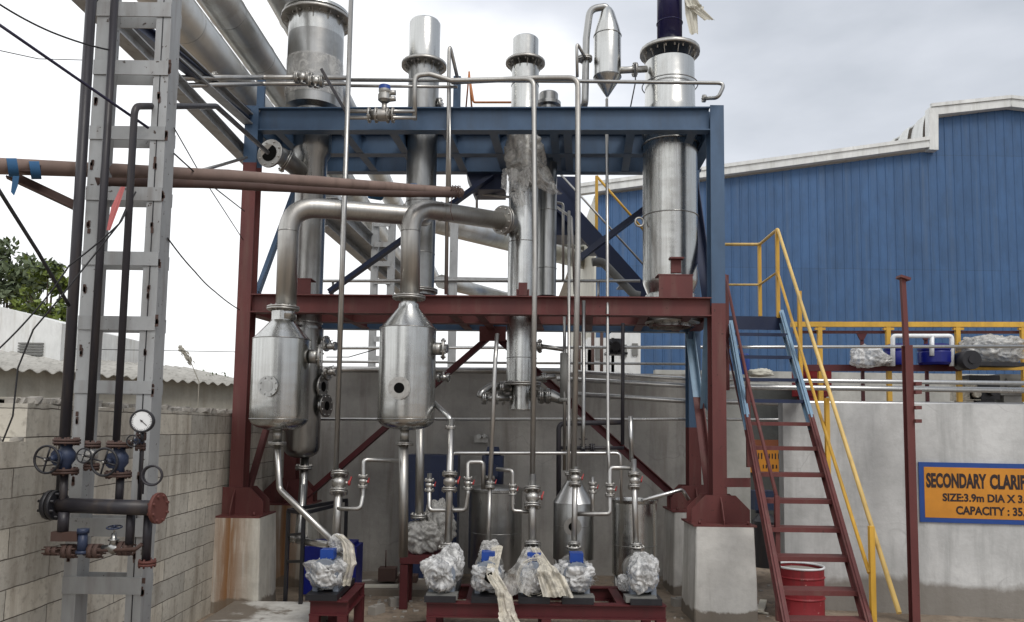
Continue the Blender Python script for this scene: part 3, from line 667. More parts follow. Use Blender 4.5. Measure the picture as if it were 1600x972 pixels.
# ---------------------------------------------------------------- pedestals
def pedestal(c, lab, mat, rust=False, w5=.64, d5=.62, bz=0):
    m = MB(); h = zBase; k = .03
    for z0, z1, g0, g1 in ((bz, h, .03, 0.0),):
        a = [V((c.x + sx * (w5 / 2 + g0), c.y + sy * (d5 / 2 + g0), z0)) for sx, sy in ((-1, -1), (1, -1), (1, 1), (-1, 1))]; b4 = [V((c.x + sx * (w5 / 2 + g1), c.y + sy * (d5 / 2 + g1), z1 - .001)) for sx, sy in ((-1, -1), (1, -1), (1, 1), (-1, 1))]
        n = 8; rows = []
        for i in range(n + 1):
            t = i / n; ring = []
            for j in range(4):
                p0, p1 = a[j].lerp(b4[j], t), a[(j + 1) % 4].lerp(b4[(j + 1) % 4], t)
                for s6 in (0.02, .25, .5, .75, .98): 
                    q = p0.lerp(p1, s6); q += V((q.x - c.x, q.y - c.y, 0)).normalized() * .008 * noise.noise(q * 4); ring.append(q)
            rows.append(ring)
        L = len(rows[0])
        vs = [q for r_ in rows for q in r_]; fs = [(i * L + j, i * L + (j + 1) % L, (i + 1) * L + (j + 1) % L, (i + 1) * L + j) for i in range(n) for j in range(L)]
        fs.append([n * L + j for j in range(L)]); m.add(vs, fs)
    return solid('pedestal', m, mat, lab, 'pedestal', 'concrete pedestals under the frame')
pedestal(cFL, 'rust streaked concrete pedestal under the front left red column', 'plinth_rust', w5=.71)
pedestal(cFR, 'clean pale concrete pedestal under the front right red column', 'plinth_conc')
pedestal(cRL, 'rust stained rear pedestal half hidden behind the front left one', 'plinth_rust')
pedestal(cRR, 'narrow looking rear pedestal behind the front right one beside the open tank', 'plinth_conc')
a = P(455, 948, 8.1)
m = MB().box((a.x - .27, 8.15, .07), (1.1, 1.3, .14)); solid('floor_plinth', m, 'plinth_conc', 'low pale concrete slab at the foot of the rusty left pedestal', 'slab')
m = MB().box((P(600, 915, 9.6).x, 10.4, .04), (1.4, 1.2, .08)); solid('floor_plinth', m, 'plinth_conc', 'low worn floor slab in front of the back wall beside the blue drum', 'slab')

# ================================================================== VESSELS
def vessel(name, label, px, pyref, Yq, prof_px, mat='steel', parts=(), nn=56, cat='vessel', root=None, pname='shell', group=None):
    """prof_px: (width px, py) from bottom to top around a vertical axis"""
    Xc = P(px, pyref, Yq).x; z0 = P(px, prof_px[0][1], Yq).z
    root = root or thing(name, label, cat, V((Xc, Yq, z0)), group)
    MB().lathe((Xc, Yq, 0), [(R(w6, Yq), P(px, py, Yq).z) for w6, py in prof_px], nn).build(pname, mat, root)
    return root, Xc
def ringseam(root, Xc, Yq, r, z, t=0.006, mat='steel_dark', name='weld_seam'):
    MB().torus((Xc, Yq, z), Z, r + .001, t, 48, 6).build(name, mat, root)
def dish(wpx, y0, y1, n=8, bottom=True):
    out = []
    for i in range(n + 1):
        t = i / n * math.pi / 2
        if bottom: out.append((max(1, wpx * math.sin(t)**.72), y0 + (y1 - y0) * (1 - math.cos(t)) ** .9))
    return out
def flange_px(root, Xc, Yq, px, py, wpx, th=.03, name='flange', mat='steel_matte', gap=True, bolts=12):
    z = P(px, py, Yq).z; MB().flange((Xc, Yq, z), Z, R(wpx, Yq), th, gap, bolts).build(name, mat, root)
def nozzle(root, p, d, r, L=0.12, dark=True, blind=False, fr_=1.7, mat='steel_matte'):
    p, d = V(p), V(d).normalized(); m = MB().cyl(p, p + d * L, r, None, 18)
    a, u, _ = m.frame(d); q = p + d * L
    m.flange(q + d * .012, d, r * fr_, .024, False, 8); nz = m.build('nozzle', mat, root)
    if dark: MB().cyl(q + d * .024, q + d * .0275, r * .8, None, 18).build('bore', 'hole_black', nz)
    if blind: MB().cyl(q + d * .024, q + d * .028, r * .85, None, 24).build('cover', 'steel_dark', nz)
    return nz
# vessel A
YA = 8.55
ra, xa_ = vessel('separator_vessel', 'left cone topped steel separator whose side flange disc is plain grey', 438, 600, YA, dish(88, 673, 655) + [(89, 650), (88, 531), (35, 501), (35, 487)])
zz = P(438, 531, YA).z; ringseam(ra, xa_, YA, R(88, YA), zz); ringseam(ra, xa_, YA, R(89, YA), P(438, 655, YA).z, .005)
flange_px(ra, xa_, YA, 443, 482, 50, .018)
MB().cyl((xa_ + .03, YA, P(440, 500, YA).z), (xa_ + .03, YA, P(440, 480, YA).z), R(33, YA), None, 24).build('neck', 'steel', ra)
nozzle(ra, P(424, 604, YA - R(88, YA) + .03), (0 - .12, -1, 0), R(20, YA), .07, False, True, 1.55, 'steel_dark')
nozzle(ra, P(484, 557, YA), (1, .1, 0), R(22, YA), .10, False, True, 1.8)
# vessel B
YV = 8.45
rb, xb_ = vessel('separator_vessel', 'right cone topped steel separator with an open dark round flange on its front', 636, 590, YV, dish(88, 672, 655) + [(89, 650), (88, 514), (34, 482), (32, 475)])
ringseam(rb, xb_, YV, R(88, YV), P(636, 514, YV).z); ringseam(rb, xb_, YV, R(89, YV), P(636, 655, YV).z, .005)
flange_px(rb, xb_, YV, 636, 465, 52, .016); MB().cyl((xb_, YV, P(636, 485, YV).z), (xb_, YV, P(636, 463, YV).z), R(26, YV), None, 24).build('neck', 'steel', rb)
nozzle(rb, P(627, 607, YV - R(88, YV) + .03), (-.06, -1, 0), R(20, YV), .09, True, False, 1.7)
nozzle(rb, P(678, 545, YV), (1, .05, 0), R(20, YV), .09, False, True, 1.7)
for rt_, xc_, Yq, px, py in ((ra, xa_, YA, 436, 676), (rb, xb_, YV, 633, 676)):
    p = V((xc_ - .01, Yq, P(px, py - 6, Yq).z)); MB().cyl(p, p - Z * .14, R(14, Yq), None, 18).build('outlet', 'steel_matte', rt_)
    MB().flange(p - Z * .16, Z, R(28, Yq), .012, True, 8).build('flange', 'steel_matte', rt_)
# vapour pipes
def bigpipe(label, pts, r, fl, mat='steel_matte'):
    root = thing('vapour_pipe', label, 'pipe', pts[0], 'large vapour pipes'); MB().tube(pts, r, r * 2.9, 28, 10).build('tube', mat, root)
    return root
rv = bigpipe('large elbowed vapour pipe rising from the left separator', [V((xa_ + .03, YA, P(445, 482, YA).z)), V((P(449, 400, YA).x, YA, P(448, 330, YA).z + .06)), P(655, 338, 9.0), P(662, 339, 9.2)], R(32, YA), [])
def legseam(rv, b0, t0, py, px, Yq, rr):
    z = P(px, py, Yq).z; q = b0.lerp(t0, (z - b0.z) / (t0.z - b0.z)); MB().torus(q, t0 - b0, rr, .005, 32, 6).build('weld_seam', 'steel_dark', rv)
legseam(rv, V((xa_ + .03, YA, P(445, 482, YA).z)), V((P(449, 400, YA).x, YA, P(448, 330, YA).z + .06)), 362, 447, YA, R(32, YA))
rv = bigpipe('large elbowed vapour pipe rising from the right separator to the bagged column', [V((xb_ + .01, YV, P(636, 463, YV).z)), V((P(640, 400, YV).x, YV, P(640, 330, YV).z + .05)), P(800, 348, 9.5)], R(31, YV), [])
ta_ = V((P(640, 400, YV).x, YV, P(640, 330, YV).z + .05)); te_ = P(800, 348, 9.5)
legseam(rv, V((xb_ + .01, YV, P(636, 463, YV).z)), ta_, 362, 640, YV, R(31, YV))
MB().torus(ta_.lerp(te_, .27), te_ - ta_, R(31, YV), .005, 32, 6).build('weld_seam', 'steel_dark', rv)
pj = P(786, 344, 9.35); dj = P(800, 348, 9.5) - P(700, 330, 8.75); MB().flange(pj, dj, R(46, 9.3), .03, True, 10).build('flange', 'steel_matte', rv)

# ---- distillation columns
YC = 9.75
cc_, x1_ = vessel('process_column', 'leftmost tall steel column with a wide flanged plastic wrapped head', 482, 400, YC, dish(54, 716, 700, 8) + [(55, 698), (55, 515), (48, 510), (48, 250), (60, 240), (60, 176), (88, 172), (88, 62)], 'steel_dark', cat='column')
MB().lathe((x1_, YC, 0), [(R(88, YC), P(484, 62, YC).z), (R(88, YC), P(484, 30, YC).z), (R(106, YC), P(484, 27, YC).z), (R(104, YC), P(484, 22, YC).z), (R(60, YC), P(484, 16, YC).z), (.001, P(484, 13, YC).z)], 48).build('head', 'steel', cc_)
for py, wp in ((150, 90), (640, 49), (505, 52)): ringseam(cc_, x1_, YC, R(wp - 2, YC), P(482, py, YC).z, .007)
flange_px(cc_, x1_, YC, 484, 33, 112, .04, gap=False, bolts=18)
for dx in (-22, 18): MB().cyl(P(484 + dx, 20, YC), P(484 + dx, -14, YC), R(14, YC), None, 12).build('nozzle', 'steel_matte', cc_)
MB().lathe((x1_, YC, 0), [(R(90, YC), P(484, 158, YC).z), (R(92, YC), P(484, 152, YC).z), (R(89, YC), P(484, 120, YC).z), (R(91, YC), P(484, 100, YC).z)], 40).build('head_wrap', 'film_thin', cc_)
nozzle(cc_, P(482, 604, YC), (1, -.2, 0), R(20, YC), .18, True, False, 1.8); nozzle(cc_, P(495, 634, YC), (1, -.3, 0), R(18, YC), .12, True, False, 2.0, 'steel_dark')
nozzle(cc_, P(497, 537, YC), (1, -.2, 0), R(14, YC), .1, False, True, 1.8)
nozzle(cc_, P(500, 584, YC), (1, -.2, 0), R(10, YC), .1, False, True, 2.2)
c2, x2_ = vessel('process_column', 'second tall steel column with a bare cylindrical head above a dark flange', 658, 300, YC, [(48, 462), (48, 210), (49, 206), (49, 105)], 'steel_dark', cat='column')
MB().lathe((x2_, YC, 0), [(R(50, YC), P(658, 96, YC).z), (R(50, YC), P(658, 38, YC).z), (R(46, YC), P(658, 35, YC).z), (.001, P(658, 34, YC).z)], 40).build('head', 'steel', c2)
flange_px(c2, x2_, YC, 658, 103, 73, .04, gap=False, bolts=16); flange_px(c2, x2_, YC, 658, 455, 60, .02)
for py in (135, 397, 318): ringseam(c2, x2_, YC, R(48, YC), P(658, py, YC).z, .005)
nozzle(c2, P(680, 165, YC), (1, -.2, .2), R(12, YC), .07, False, True)
c3_, x3_ = vessel('process_column', 'third tall steel column wrapped in crumpled plastic just below the blue beam', 817, 400, YC, [(36, 640), (36, 602), (47, 598), (47, 210), (44, 206), (44, 108)], 'steel', cat='column')
MB().lathe((x3_, YC, 0), [(R(42, YC), P(820, 92, YC).z), (R(42, YC), P(820, 63, YC).z), (R(38, YC), P(820, 61, YC).z), (.001, P(820, 60.5, YC).z)], 40).build('head', 'steel', c3_)
flange_px(c3_, x3_, YC, 820, 99, 64, .035, gap=False, bolts=14); flange_px(c3_, x3_, YC, 815, 600, 62, .02)
flange_px(c3_, x3_, YC, 815, 640, 40, .008, gap=False, bolts=4)
for py in (135, 380, 560): ringseam(c3_, x3_, YC, R(47 if py > 206 else 44, YC), P(817, py, YC).z, .005)
m = MB(); a = P(817, 452, YC - R(47, YC)); m.box(a, (.11, .05, .16)); m.box(a + V((-.07, .02, -.05)), (.02, .06, .1)); m.box(a + V((.07, .02, -.05)), (.02, .06, .1)); m.build('support_lug', 'red_oxide', c3_)
nozzle(c3_, P(800, 348, YC - .1), (-1, -.2, .1), R(34, YC), .05, False, False, 1.3)
for px, py, d in ((798, 608, -1), (798, 622, -1), (835, 615, 1), (836, 541, 1)):
    nozzle(c3_, P(815, py, YC - .02), (d, -.15, 0), R(11, YC), .22, px < 800, px > 800, 2.0, 'steel_matte')
c4, x4_ = vessel('process_column', 'slim dark steel column tucked behind the bagged third column', 855, 350, 10.1, [(30, 463), (30, 215), (28, 210), (28, 168), (40, 166), (40, 161), (31, 160), (31, 148), (28, 146), (1, 145.5)], 'steel_dark', cat='column')
for py in (330, 420): ringseam(c4, x4_, 10.1, R(30, 10.1), P(855, py, 10.1).z, .006)
Y5 = 9.6
c5, x5_ = vessel('process_column', 'wide bright steel column at the right end topped by a navy pipe', 1047, 330, Y5, [(66, 512), (66, 500), (78, 498), (78, 462), (72, 460), (84, 445), (86, 440), (86, 226), (89, 222), (89, 210), (72, 206), (84, 175), (80, 170), (78, 100)], 'steel', cat='column')
flange_px(c5, x5_, Y5, 1048, 83, 96, .05, gap=False, bolts=18); flange_px(c5, x5_, Y5, 1047, 503, 92, .02, bolts=16)
for py, wp in ((340, 87), (228, 89), (135, 88)): ringseam(c5, x5_, Y5, R(wp, Y5), P(1047, py, Y5).z, .008)
MB().cyl((x5_, Y5, P(1048, 78, Y5).z), (x5_, Y5, P(1048, 70, Y5).z), R(86, Y5), R(50, Y5), 32).build('reducer', 'steel', c5)
m = MB(); a = P(1056, 415, Y5 - R(86, Y5) - .02); m.box(a, (.12, .04, .18)); m.box(a + V((0, -.03, .08)), (.17, .1, .02)); m.build('support_lug', 'red_oxide', c5)
p = P(999, 347, Y5 - .12); MB().torus(p, (.2, -1, 0), .055, .014, 20, 8).build('lifting_ring', 'steel_matte', c5)
m = MB(); 
np_ = V((x5_, Y5, P(1048, 70, Y5).z)); MBn = MB().cyl(np_, np_ + Z * 1.6, R(40, Y5), None, 28); MBn.torus(np_ + Z * .28, Z, R(41, Y5), .008, 28, 6)
solid('navy_pipe', MBn, 'navy_pipe', 'dark navy pipe rising out of the right hand column', 'pipe')
for rt_, xc_, Yq, pf, wf, wb_ in ((c2, x2_, YC, 106, 66, 49), (c3_, x3_, YC, 102, 58, 44), (c5, x5_, Y5, 88, 88, 78), (cc_, x1_, YC, 37, 106, 88)):
    m = MB(); zf = P(pf and 800, pf, Yq).z + (P(xc_ * F / Yq + 800, pf, Yq).z - P(800, pf, Yq).z)
    for k in range(12):
        t = rad(30 * k + 8); v9 = V((math.cos(t), math.sin(t), 0)); c9 = V((xc_, Yq, zf)); m.prism([c9 + v9 * R(wb_, Yq), c9 + v9 * R(wf, Yq), c9 + v9 * R(wb_, Yq) - Z * .09], v9.cross(Z) * .008)
    g_ = m.build('gusset_ring', 'steel_matte', rt_)
# knock-out pot beside it
YK = 9.4
k6, x6_ = vessel('knockout_pot', 'small spindle shaped steel pot with a hooked pipe from its conical top', 949, 100, YK, [(3, 156), (3, 152), (44, 122), (44, 56), (38, 44), (22, 20), (14, 14), (10, 12)], 'steel')
ringseam(k6, x6_, YK, R(44, YK), P(949, 57, YK).z); ringseam(k6, x6_, YK, R(44, YK), P(949, 121, YK).z)
zt6 = P(949, 14, YK).z
pipe('hook_pipe', 'thick hooked overflow pipe curving over beside the small spindle pot', [V((x6_, YK, zt6 - .05)), V((x6_ - .02, YK, zt6 + .03)), P(922, 14, YK), P(916, 60, YK), P(914, 166, YK), P(904, 176, YK + .2)], R(11.5, YK), 'steel_dark', flanges=[(P(914, 92, YK), Z)], bend=.16)
pipe('link_pipe', 'short flanged pipe joining the spindle pot to the right hand column', [P(968, 110, YK), P(1010, 108, Y5 - .1)], R(11, YK), 'steel_matte', flanges=[(P(992, 109, YK + .05), X)])
MB().tube([P(992, 100, 9.3), P(993, 128, 9.25), P(985, 168, 9.2)], .008).build('cable', 'cable_black', None, 'thin black cable hanging from the short link pipe to the blue beam', 'cable')

# ---- plastic & cloth
def crumple(name, label, cat, c, rx, ry, rz, mat, seed, amp=.28, sub=44, parent=None, squash=None, drop=0):
    m = MB(); nu, nv = int(sub * 1.25), int(sub * 2.5); vs = []; rg_ = random.Random(int(seed * 100)); sp = []
    for _ in range(9):
        t = V((rg_.gauss(0, 1), rg_.gauss(0, 1) - .4, rg_.gauss(0, .8))).normalized(); sp.append((t, rg_.uniform(.25, .6), rg_.uniform(.012, .04)))
    rid = lambda x: 1 - min(1, abs(x) * 3.2)
    so = V((seed * 3.1, seed, 0))
    for i in range(nu + 1):
        for j in range(nv):
            th = math.pi * i / nu; ph = 2 * math.pi * j / nv
            d = V((math.sin(th) * math.cos(ph), math.sin(th) * math.sin(ph), math.cos(th)))
            q = d * 1.2 + so; a = q + noise.noise_vector(q * 1.1) * .7
            f1 = rid(noise.noise(a * 1.5)); b9 = V((a.x * 3.2, a.y * 3.2, a.z * 1.0)); f2 = rid(noise.noise(b9 + V((3, 0, 0)))); f3 = rid(noise.noise(a * 6.5))
            k = (abs(d.x) ** 3 + abs(d.y) ** 3 + abs(d.z) ** 3) ** (-1 / 3) * .92
            k *= 1 + amp * (.45 * f1 + .36 * f2 + .05 * f3 - .38 + .6 * noise.noise(q * .9))
            for t, h, w9 in sp: k += h * .4 * math.exp(-(1 - d.dot(t)) / w9)
            if squash: k *= squash(d)
            vs.append(V(c) + V((d.x * rx, d.y * ry, d.z * rz)) * k)
    fs = [(i * nv + j, (i + 1) * nv + j, (i + 1) * nv + (j + 1) % nv, i * nv + (j + 1) % nv) for i in range(nu) for j in range(nv)]
    m.add(vs, fs, True); return m.build(name, mat, parent, None if parent else label, None if parent else cat)
def ribbon(name, label, cat, pts, widths, mat, seed=1, folds=5, parent=None, depth=.4, side=X):
    pts = fillet(pts, .2, 5); n = len(pts); K = 22; m = MB(); vs = []
    for i, p in enumerate(pts):
        t = i / (n - 1); f = t * (len(widths) - 1); k = min(int(f), len(widths) - 2); wd = widths[k] * (1 - (f - k)) + widths[k + 1] * (f - k)
        for j in range(K + 1):
            s7 = j / K - .5; fold = (abs(math.sin(s7 * folds * math.pi + seed + t * 2.5 + 1.5 * noise.noise(V((t * 3, s7 * 2, seed))))) * wd * depth * .35 + .8 * wd * depth * noise.noise(V((s7 * 3, t * 3, seed))))
            vs.append(p + side * (s7 * wd * (1 + .25 * noise.noise(V((t * 6, seed, s7))))) + V((0, -1, 0)) * fold + Z * noise.noise(V((s7 * 3, t * 3, seed + 4))) * wd * .15)
    fs = [(i * (K + 1) + j, i * (K + 1) + j + 1, (i + 1) * (K + 1) + j + 1, (i + 1) * (K + 1) + j) for i in range(n - 1) for j in range(K)]
    m.add(vs, fs, True); return m.build(name, mat, parent, None if parent else label, None if parent else cat)
a = P(822, 250, YC - .12)
crumple('plastic_bag', 'crumpled grey plastic sheet bagged around the third column under the blue beam', 'plastic sheet', a, R(66, 9.6), .31, R(92, 9.6), 'film_grey', 3, .30)
ribbon('plastic_sheet', 'loose tail of clear plastic dangling right of the bagged third column', 'plastic sheet', PP([(838, 262, 9.35), (850, 290, 9.35), (868, 304, 9.4)]), [.3, .3, .18], 'film_thin', 4)
ribbon('plastic_sheet', 'torn lower flap of plastic hanging down the front of the third column', 'plastic sheet', PP([(805, 265, 9.38), (806, 300, 9.4), (812, 322, 9.42)]), [.35, .28, .15], 'film_thin', 7)
ribbon('cloth', 'dirty white cloth tied to the navy pipe and streaming to the right', 'cloth', PP([(1072, -14, 9.4), (1085, 12, 9.4), (1110, 32, 9.4)]), [.16, .2, .13], 'cloth_white', 2, 3)
ribbon('cloth', 'dirty white rag end hanging down beside the navy pipe', 'cloth', PP([(1076, -10, 9.45), (1080, 25, 9.45), (1084, 54, 9.45)]), [.12, .16, .12], 'cloth_white', 9, 3)

# ---- three tanks at the back
def rtank(label, px, pyref, Yq, prof, mat='steel', ref=None): return vessel('storage_tank', label, px, pyref, Yq, prof, mat, cat='tank')
t1_, xt1 = rtank('tall straight sided steel tank standing behind the middle pumps', 774, 820, 9.9, [(82, 886), (82, 768), (86, 767), (86, 763), (78, 761), (20, 757), (1, 756)], 'steel_dark')
t2_, xt2 = rtank('small steel tank with a bright conical top behind the fifth pump', 896, 820, 9.5, [(62, 872), (62, 785), (22, 752), (12, 748), (1, 747)], 'steel_dark')
MB().lathe((xt2, 9.5, 0), [(R(64, 9.5), P(896, 785, 9.5).z), (R(22, 9.5), P(896, 751, 9.5).z)], 40).build('cone_top', 'steel_bright', t2_)
nozzle(t2_, P(894, 822, 9.5 - R(62, 9.5)), (0, -1, 0), R(16, 9.3), .05, True, False)
t3_, xt3 = rtank('open topped steel tank standing behind the rightmost pump', 991, 830, 9.4, [(68, 896), (68, 785), (72, 784), (74, 780), (66, 780), (64, 784), (64, 800), (1, 800)], 'steel')
for rt_, xc_, Yq, w7, py, px in ((t1_, xt1, 9.9, 82, 870, 774), (t2_, xt2, 9.5, 62, 860, 896), (t3_, xt3, 9.4, 68, 890, 991)):
    ringseam(rt_, xc_, Yq, R(w7, Yq), P(px, py - 40, Yq).z, .004)
    for k in range(3):
        t = rad(-90 + 120 * k + 30); q = V((xc_ + math.cos(t) * R(w7, Yq) * .8, Yq + math.sin(t) * R(w7, Yq) * .8, 0)); MB().cyl(q, V((q.x, q.y, P(px, py, Yq).z)), .03, None, 10).build('leg', 'steel_matte', rt_)

# ================================================================== STAIR
st = thing('access_stair', 'steep steel stair to the deck with yellow right handrail and red left handrail', 'staircase', P(1290, 990, 7.0))
ks = [495, 522, 557, 592, 625, 660, 698, 739, 780, 824, 869, 921, 968, 1018]
def SY(k): return 10.3 - k * .267
def leftx(py): return 1141 + (py - 500) * (1216 - 1141) / 460 + (0 if py < 700 else (py - 700) * .035)
def rightx(py): return 1222 + (py - 500) * (1350 - 1222) / 460 + (0 if py < 600 else (py - 600) * .01)
L0 = [P(leftx(y), y, SY(k)) for k, y in enumerate(ks)]; R0 = [P(rightx(y), y, SY(k)) for k, y in enumerate(ks)]
def srail(pts, mat, nm): 
    m = MB(); a, b3 = pts[0], pts[-1]; n = (b3 - a).normalized(); m.bar(a, b3, .02, .17, Z)
    m.bar(a + n.cross(X).normalized() * .0 + Z * .09, b3 + Z * .09, .06, .012, Z); m.bar(a - Z * .09, b3 - Z * .09, .06, .012, Z); return m.build(nm, mat, st)
srail([L0[1] + V((0, .1, .1)), L0[5]], 'pale_blue', 'stringer'); srail([L0[5], L0[13] - V((0, 0, .06))], 'red_oxide', 'stringer')
srail([R0[0] + V((0, .0, 0)), R0[5]], 'pale_blue', 'stringer'); srail([R0[5], R0[13] - V((0, 0, .06))], 'red_oxide', 'stringer')
for k in range(1, 13):
    a, b3 = L0[k], R0[k]; z = (a.z + b3.z) / 2; m = MB(); c7 = (a + b3) / 2
    wd = (b3 - a).length - .03; M_ = Matrix.Rotation(math.atan2((b3 - a).y, (b3 - a).x), 3, 'Z')
    m.box((c7.x, c7.y + .02, z), (wd, .22, .008), M_); m.box((c7.x, c7.y - .09, z - .02), (wd, .008, .038), M_); m.build('tread', 'navy' if k < 5 else 'red_oxide', st)
a, b3 = L0[0], R0[0]; m = MB().box(((a.x + b3.x) / 2, a.y + .55, (a.z + b3.z) / 2), (b3.x - a.x + .06, 1.1, .012)); m.box(((a.x + b3.x) / 2, a.y + .0, (a.z + b3.z) / 2 - .09), (b3.x - a.x + .06, .012, .17)); m.build('landing', 'navy', st)
def rail(pts, r, mat): MB().tube(pts, r, .05, 10).build('handrail', mat, st)
def post(a, b3, mat, w7=.045): MB().bar(a, b3, w7, w7, Yd).build('rail_post', mat, st)
rail(PP([(1128, 382, 10.9), (1187, 382, 10.9), (1215, 358, 10.3), (1292, 600, 8.55), (1405, 958, 6.75)]), .022, 'yellow_pale')
rail(PP([(1128, 445, 10.9), (1187, 445, 10.9), (1215, 425, 10.3)]), .016, 'yellow_pale')
rail(PP([(1215, 425, 10.3), (1282, 650, 8.6), (1358, 895, 7.1)]), .018, 'yellow')
for px, y0, y1, Yq in ((1187, 382, 494, 10.9), (1215, 358, 497, 10.3), (1250, 455, 606, 9.6), (1293, 622, 768, 8.5), (1363, 822, 985, 7.1)):
    a, b3 = VT(px, (y0 + y1) / 2, Yq, y0, y1); post(a, b3, 'yellow')
rail(PP([(1133, 430, 10.1), (1167, 590, 9.1), (1214, 778, 7.9)]), .02, 'red_oxide'); rail(PP([(1133, 528, 10.1), (1170, 695, 8.9), (1216, 880, 7.6)]), .014, 'red_oxide')
for px, y0, y1, Yq in ((1136, 430, 610, 10.1), (1169, 592, 730, 9.1), (1215, 775, 970, 7.85)):
    a, b3 = VT(px, (y0 + y1) / 2, Yq, y0, y1); post(a, b3, 'red_oxide')

# upper stair behind the frame
us = thing('upper_stair', 'dark navy upper stair descending to the right behind the frame with yellow rails', 'staircase', P(1000, 462, 11.6))
MB().bar(P(862, 300, 11.3), P(1012, 468, 11.3), .02, .26).build('stringer', 'navy', us); MB().bar(P(862, 308, 12.0), P(1012, 466, 12.0), .02, .26).build('stringer', 'navy', us)
for k in range(9):
    t = k / 9 + .05; a = P(862, 300, 11.3).lerp(P(1012, 468, 11.3), t); MB().box(a + V((0, .36, 0)), (.24, .7, .02)).build('tread', 'navy', us)
MB().tube(PP([(872, 268, 11.3), (1006, 414, 11.3)]), .016).build('handrail', 'tube_steel', us); MB().tube(PP([(932, 275, 12.0), (1006, 360, 12.0)]), .02).build('handrail', 'yellow', us)
a, b3 = VT(932, 320, 12.0, 275, 372); MB().bar(a, b3, .045, .045, Yd).build('rail_post', 'yellow', us)
MB().box(P(876, 330, 11.7), (.5, .6, .9)).build('support_bracket', 'navy', us)
m = MB().tube(PP([(925, 410, 11.0), (940, 408, 11.0), (990, 460, 11.0), (1000, 462, 11.0)]), .06, .2, 14); solid('duct', m, 'grey_box', 'short dark bent duct below the upper stair', 'duct')
# orange rail on the top deck behind
m = MB().tube(PP([(733, 112, 11), (737, 168, 11)]), .014); m.tube(PP([(733, 118, 11), (740, 160, 11), (800, 160, 11)]), .016, .03)
m.tube(PP([(733, 112, 11), (728, 170, 11.3)]), .012); solid('guard_rail', m, 'orange_rail', 'small orange guard rail on the top deck between the second and third columns', 'railing')

# ================================================================== RIGHT SIDE BACKGROUND
# long horizontal pipes
HP = [(541, 500, 1700, 6, 'upper thin', 11.9, 10.9), (597, 900, 1700, 7, 'second', 10.75, 9.1), (608, 870, 1700, 9, 'third', 10.8, 9.15), (632, 900, 1700, 9, 'fourth and thickest', 10.7, 9.05), (656, 500, 1700, 5, 'lowest thin', 10.65, 9.0)]
lbl = ['thin silver pipe highest of the long pipes passing behind the stair', 'silver pipe just above the close parallel one crossing the red post', 'silver pipe directly beneath its close parallel neighbour at the red post', 'thick silver pipe along the top edge of the sign tank', 'thin silver pipe lowest of the long pipes crossing the tank wall']
for (py, xa7, xb7, wd, _, Ya, Yb), l7 in zip(HP, lbl):
    dy = (xb7 - xa7) * .007 if Ya < 11.5 else 0
    if Ya > 11.5: pts = PP([(505, 544, Ya), (1700, 541, Yb)])
    else:
        a = P(xa7, py - (14 if 595 < py < 640 else 0) + (2 if py > 650 else 0) - (2 if py < 650 else 3), Ya); b3 = P(1700, py + 3, Yb); pts = [a, P(1090, py - 4 if py < 650 else py - 1, 10.7), b3] if py < 650 else [a, P(1090, 655, 10.6), b3]
    pipe('long_pipe', l7, pts, R(wd, 9.3), 'steel_bright', group='long silver pipes across the right')
pipe('long_pipe', 'straight steel pipe running level just above the rear wall top', PP([(490, 577, 11.0), (880, 580, 11.0)]), R(10, 11), 'tube_steel', group='rear wall pipes')
pipe('long_pipe', 'thin steel pipe seen against white sky under the red deck', PP([(500, 565, 11.1), (1090, 569, 11.1)]), R(4, 11), 'tube_steel', group='rear wall pipes')
# red post
a, b3 = VT(1423, 750, 8.8, 435, 1015); rp = thing('pipe_post', 'slender red oxide post with clamps standing left of the name board', 'post', V((b3.x, 8.8, 0)))
zc = P(1425, 540, 8.8).z
MB().ibeam(V((b3.x, 8.8, 0)), V((b3.x, 8.8, zc)), .085, .09, Yd, .01, .01).build('shaft', 'red_oxide', rp); MB().bar(V((b3.x - .01, 8.8, zc)), V((b3.x - .03, 8.8, a.z)), .05, .05, Yd).build('extension', 'red_oxide', rp)
MB().box((b3.x - .02, 8.8, a.z), (.12, .12, .03), Matrix.Rotation(.3, 3, 'Y')).build('cap', 'red_oxide', rp)
for py in (600, 613, 637, 658):
    MB().box(P(1431, py, 8.78), (.07, .13, .04)).build('clamp', 'red_oxide', rp)
# walkway beyond
YW = 12.5
wk = thing('walkway', 'elevated walkway behind the tank with yellow top rail and dark red deck beam', 'walkway', V((P(1420, 620, YW).x, YW, 0)))
def hb(px0, px1, py, wd, mat, nm, Yq=YW): MB().bar(P(px0, py, Yq), P(px1, py + (px1 - px0) * .001, Yq), .07, wd * Yq / F).build(nm, mat, wk)
hb(1236, 1680, 507, 8, 'yellow', 'top_rail'); hb(1240, 1680, 519, 4, 'red_oxide', 'mid_rail', 12.6); hb(1240, 1500, 575, 10, 'red_dark', 'deck_beam'); hb(1494, 1680, 574, 9, 'yellow', 'deck_beam')
for px in (1281, 1388, 1497, 1599):
    a, b3 = VT(px, 550, YW, 508, 628); MB().bar(b3, a, .07, .06, Yd).build('rail_post', 'yellow' if px < 1300 or px > 1380 else 'yellow', wk); MB().bar(P(px - 8, 514, YW), P(px + 8, 514, YW), .05, .04).build('bracket', 'yellow', wk)
for px in (1347, 1447):
    a, b3 = VT(px, 550, 12.6, 520, 628); MB().bar(b3, a, .045, .045, Yd).build('rail_post', 'red_dark', wk); MB().prism([P(px - 8, 521, 12.55), P(px + 8, 521, 12.55), P(px + 3, 531, 12.55), P(px - 3, 531, 12.55)], (0, .03, 0)).build('bracket', 'red_dark', wk)
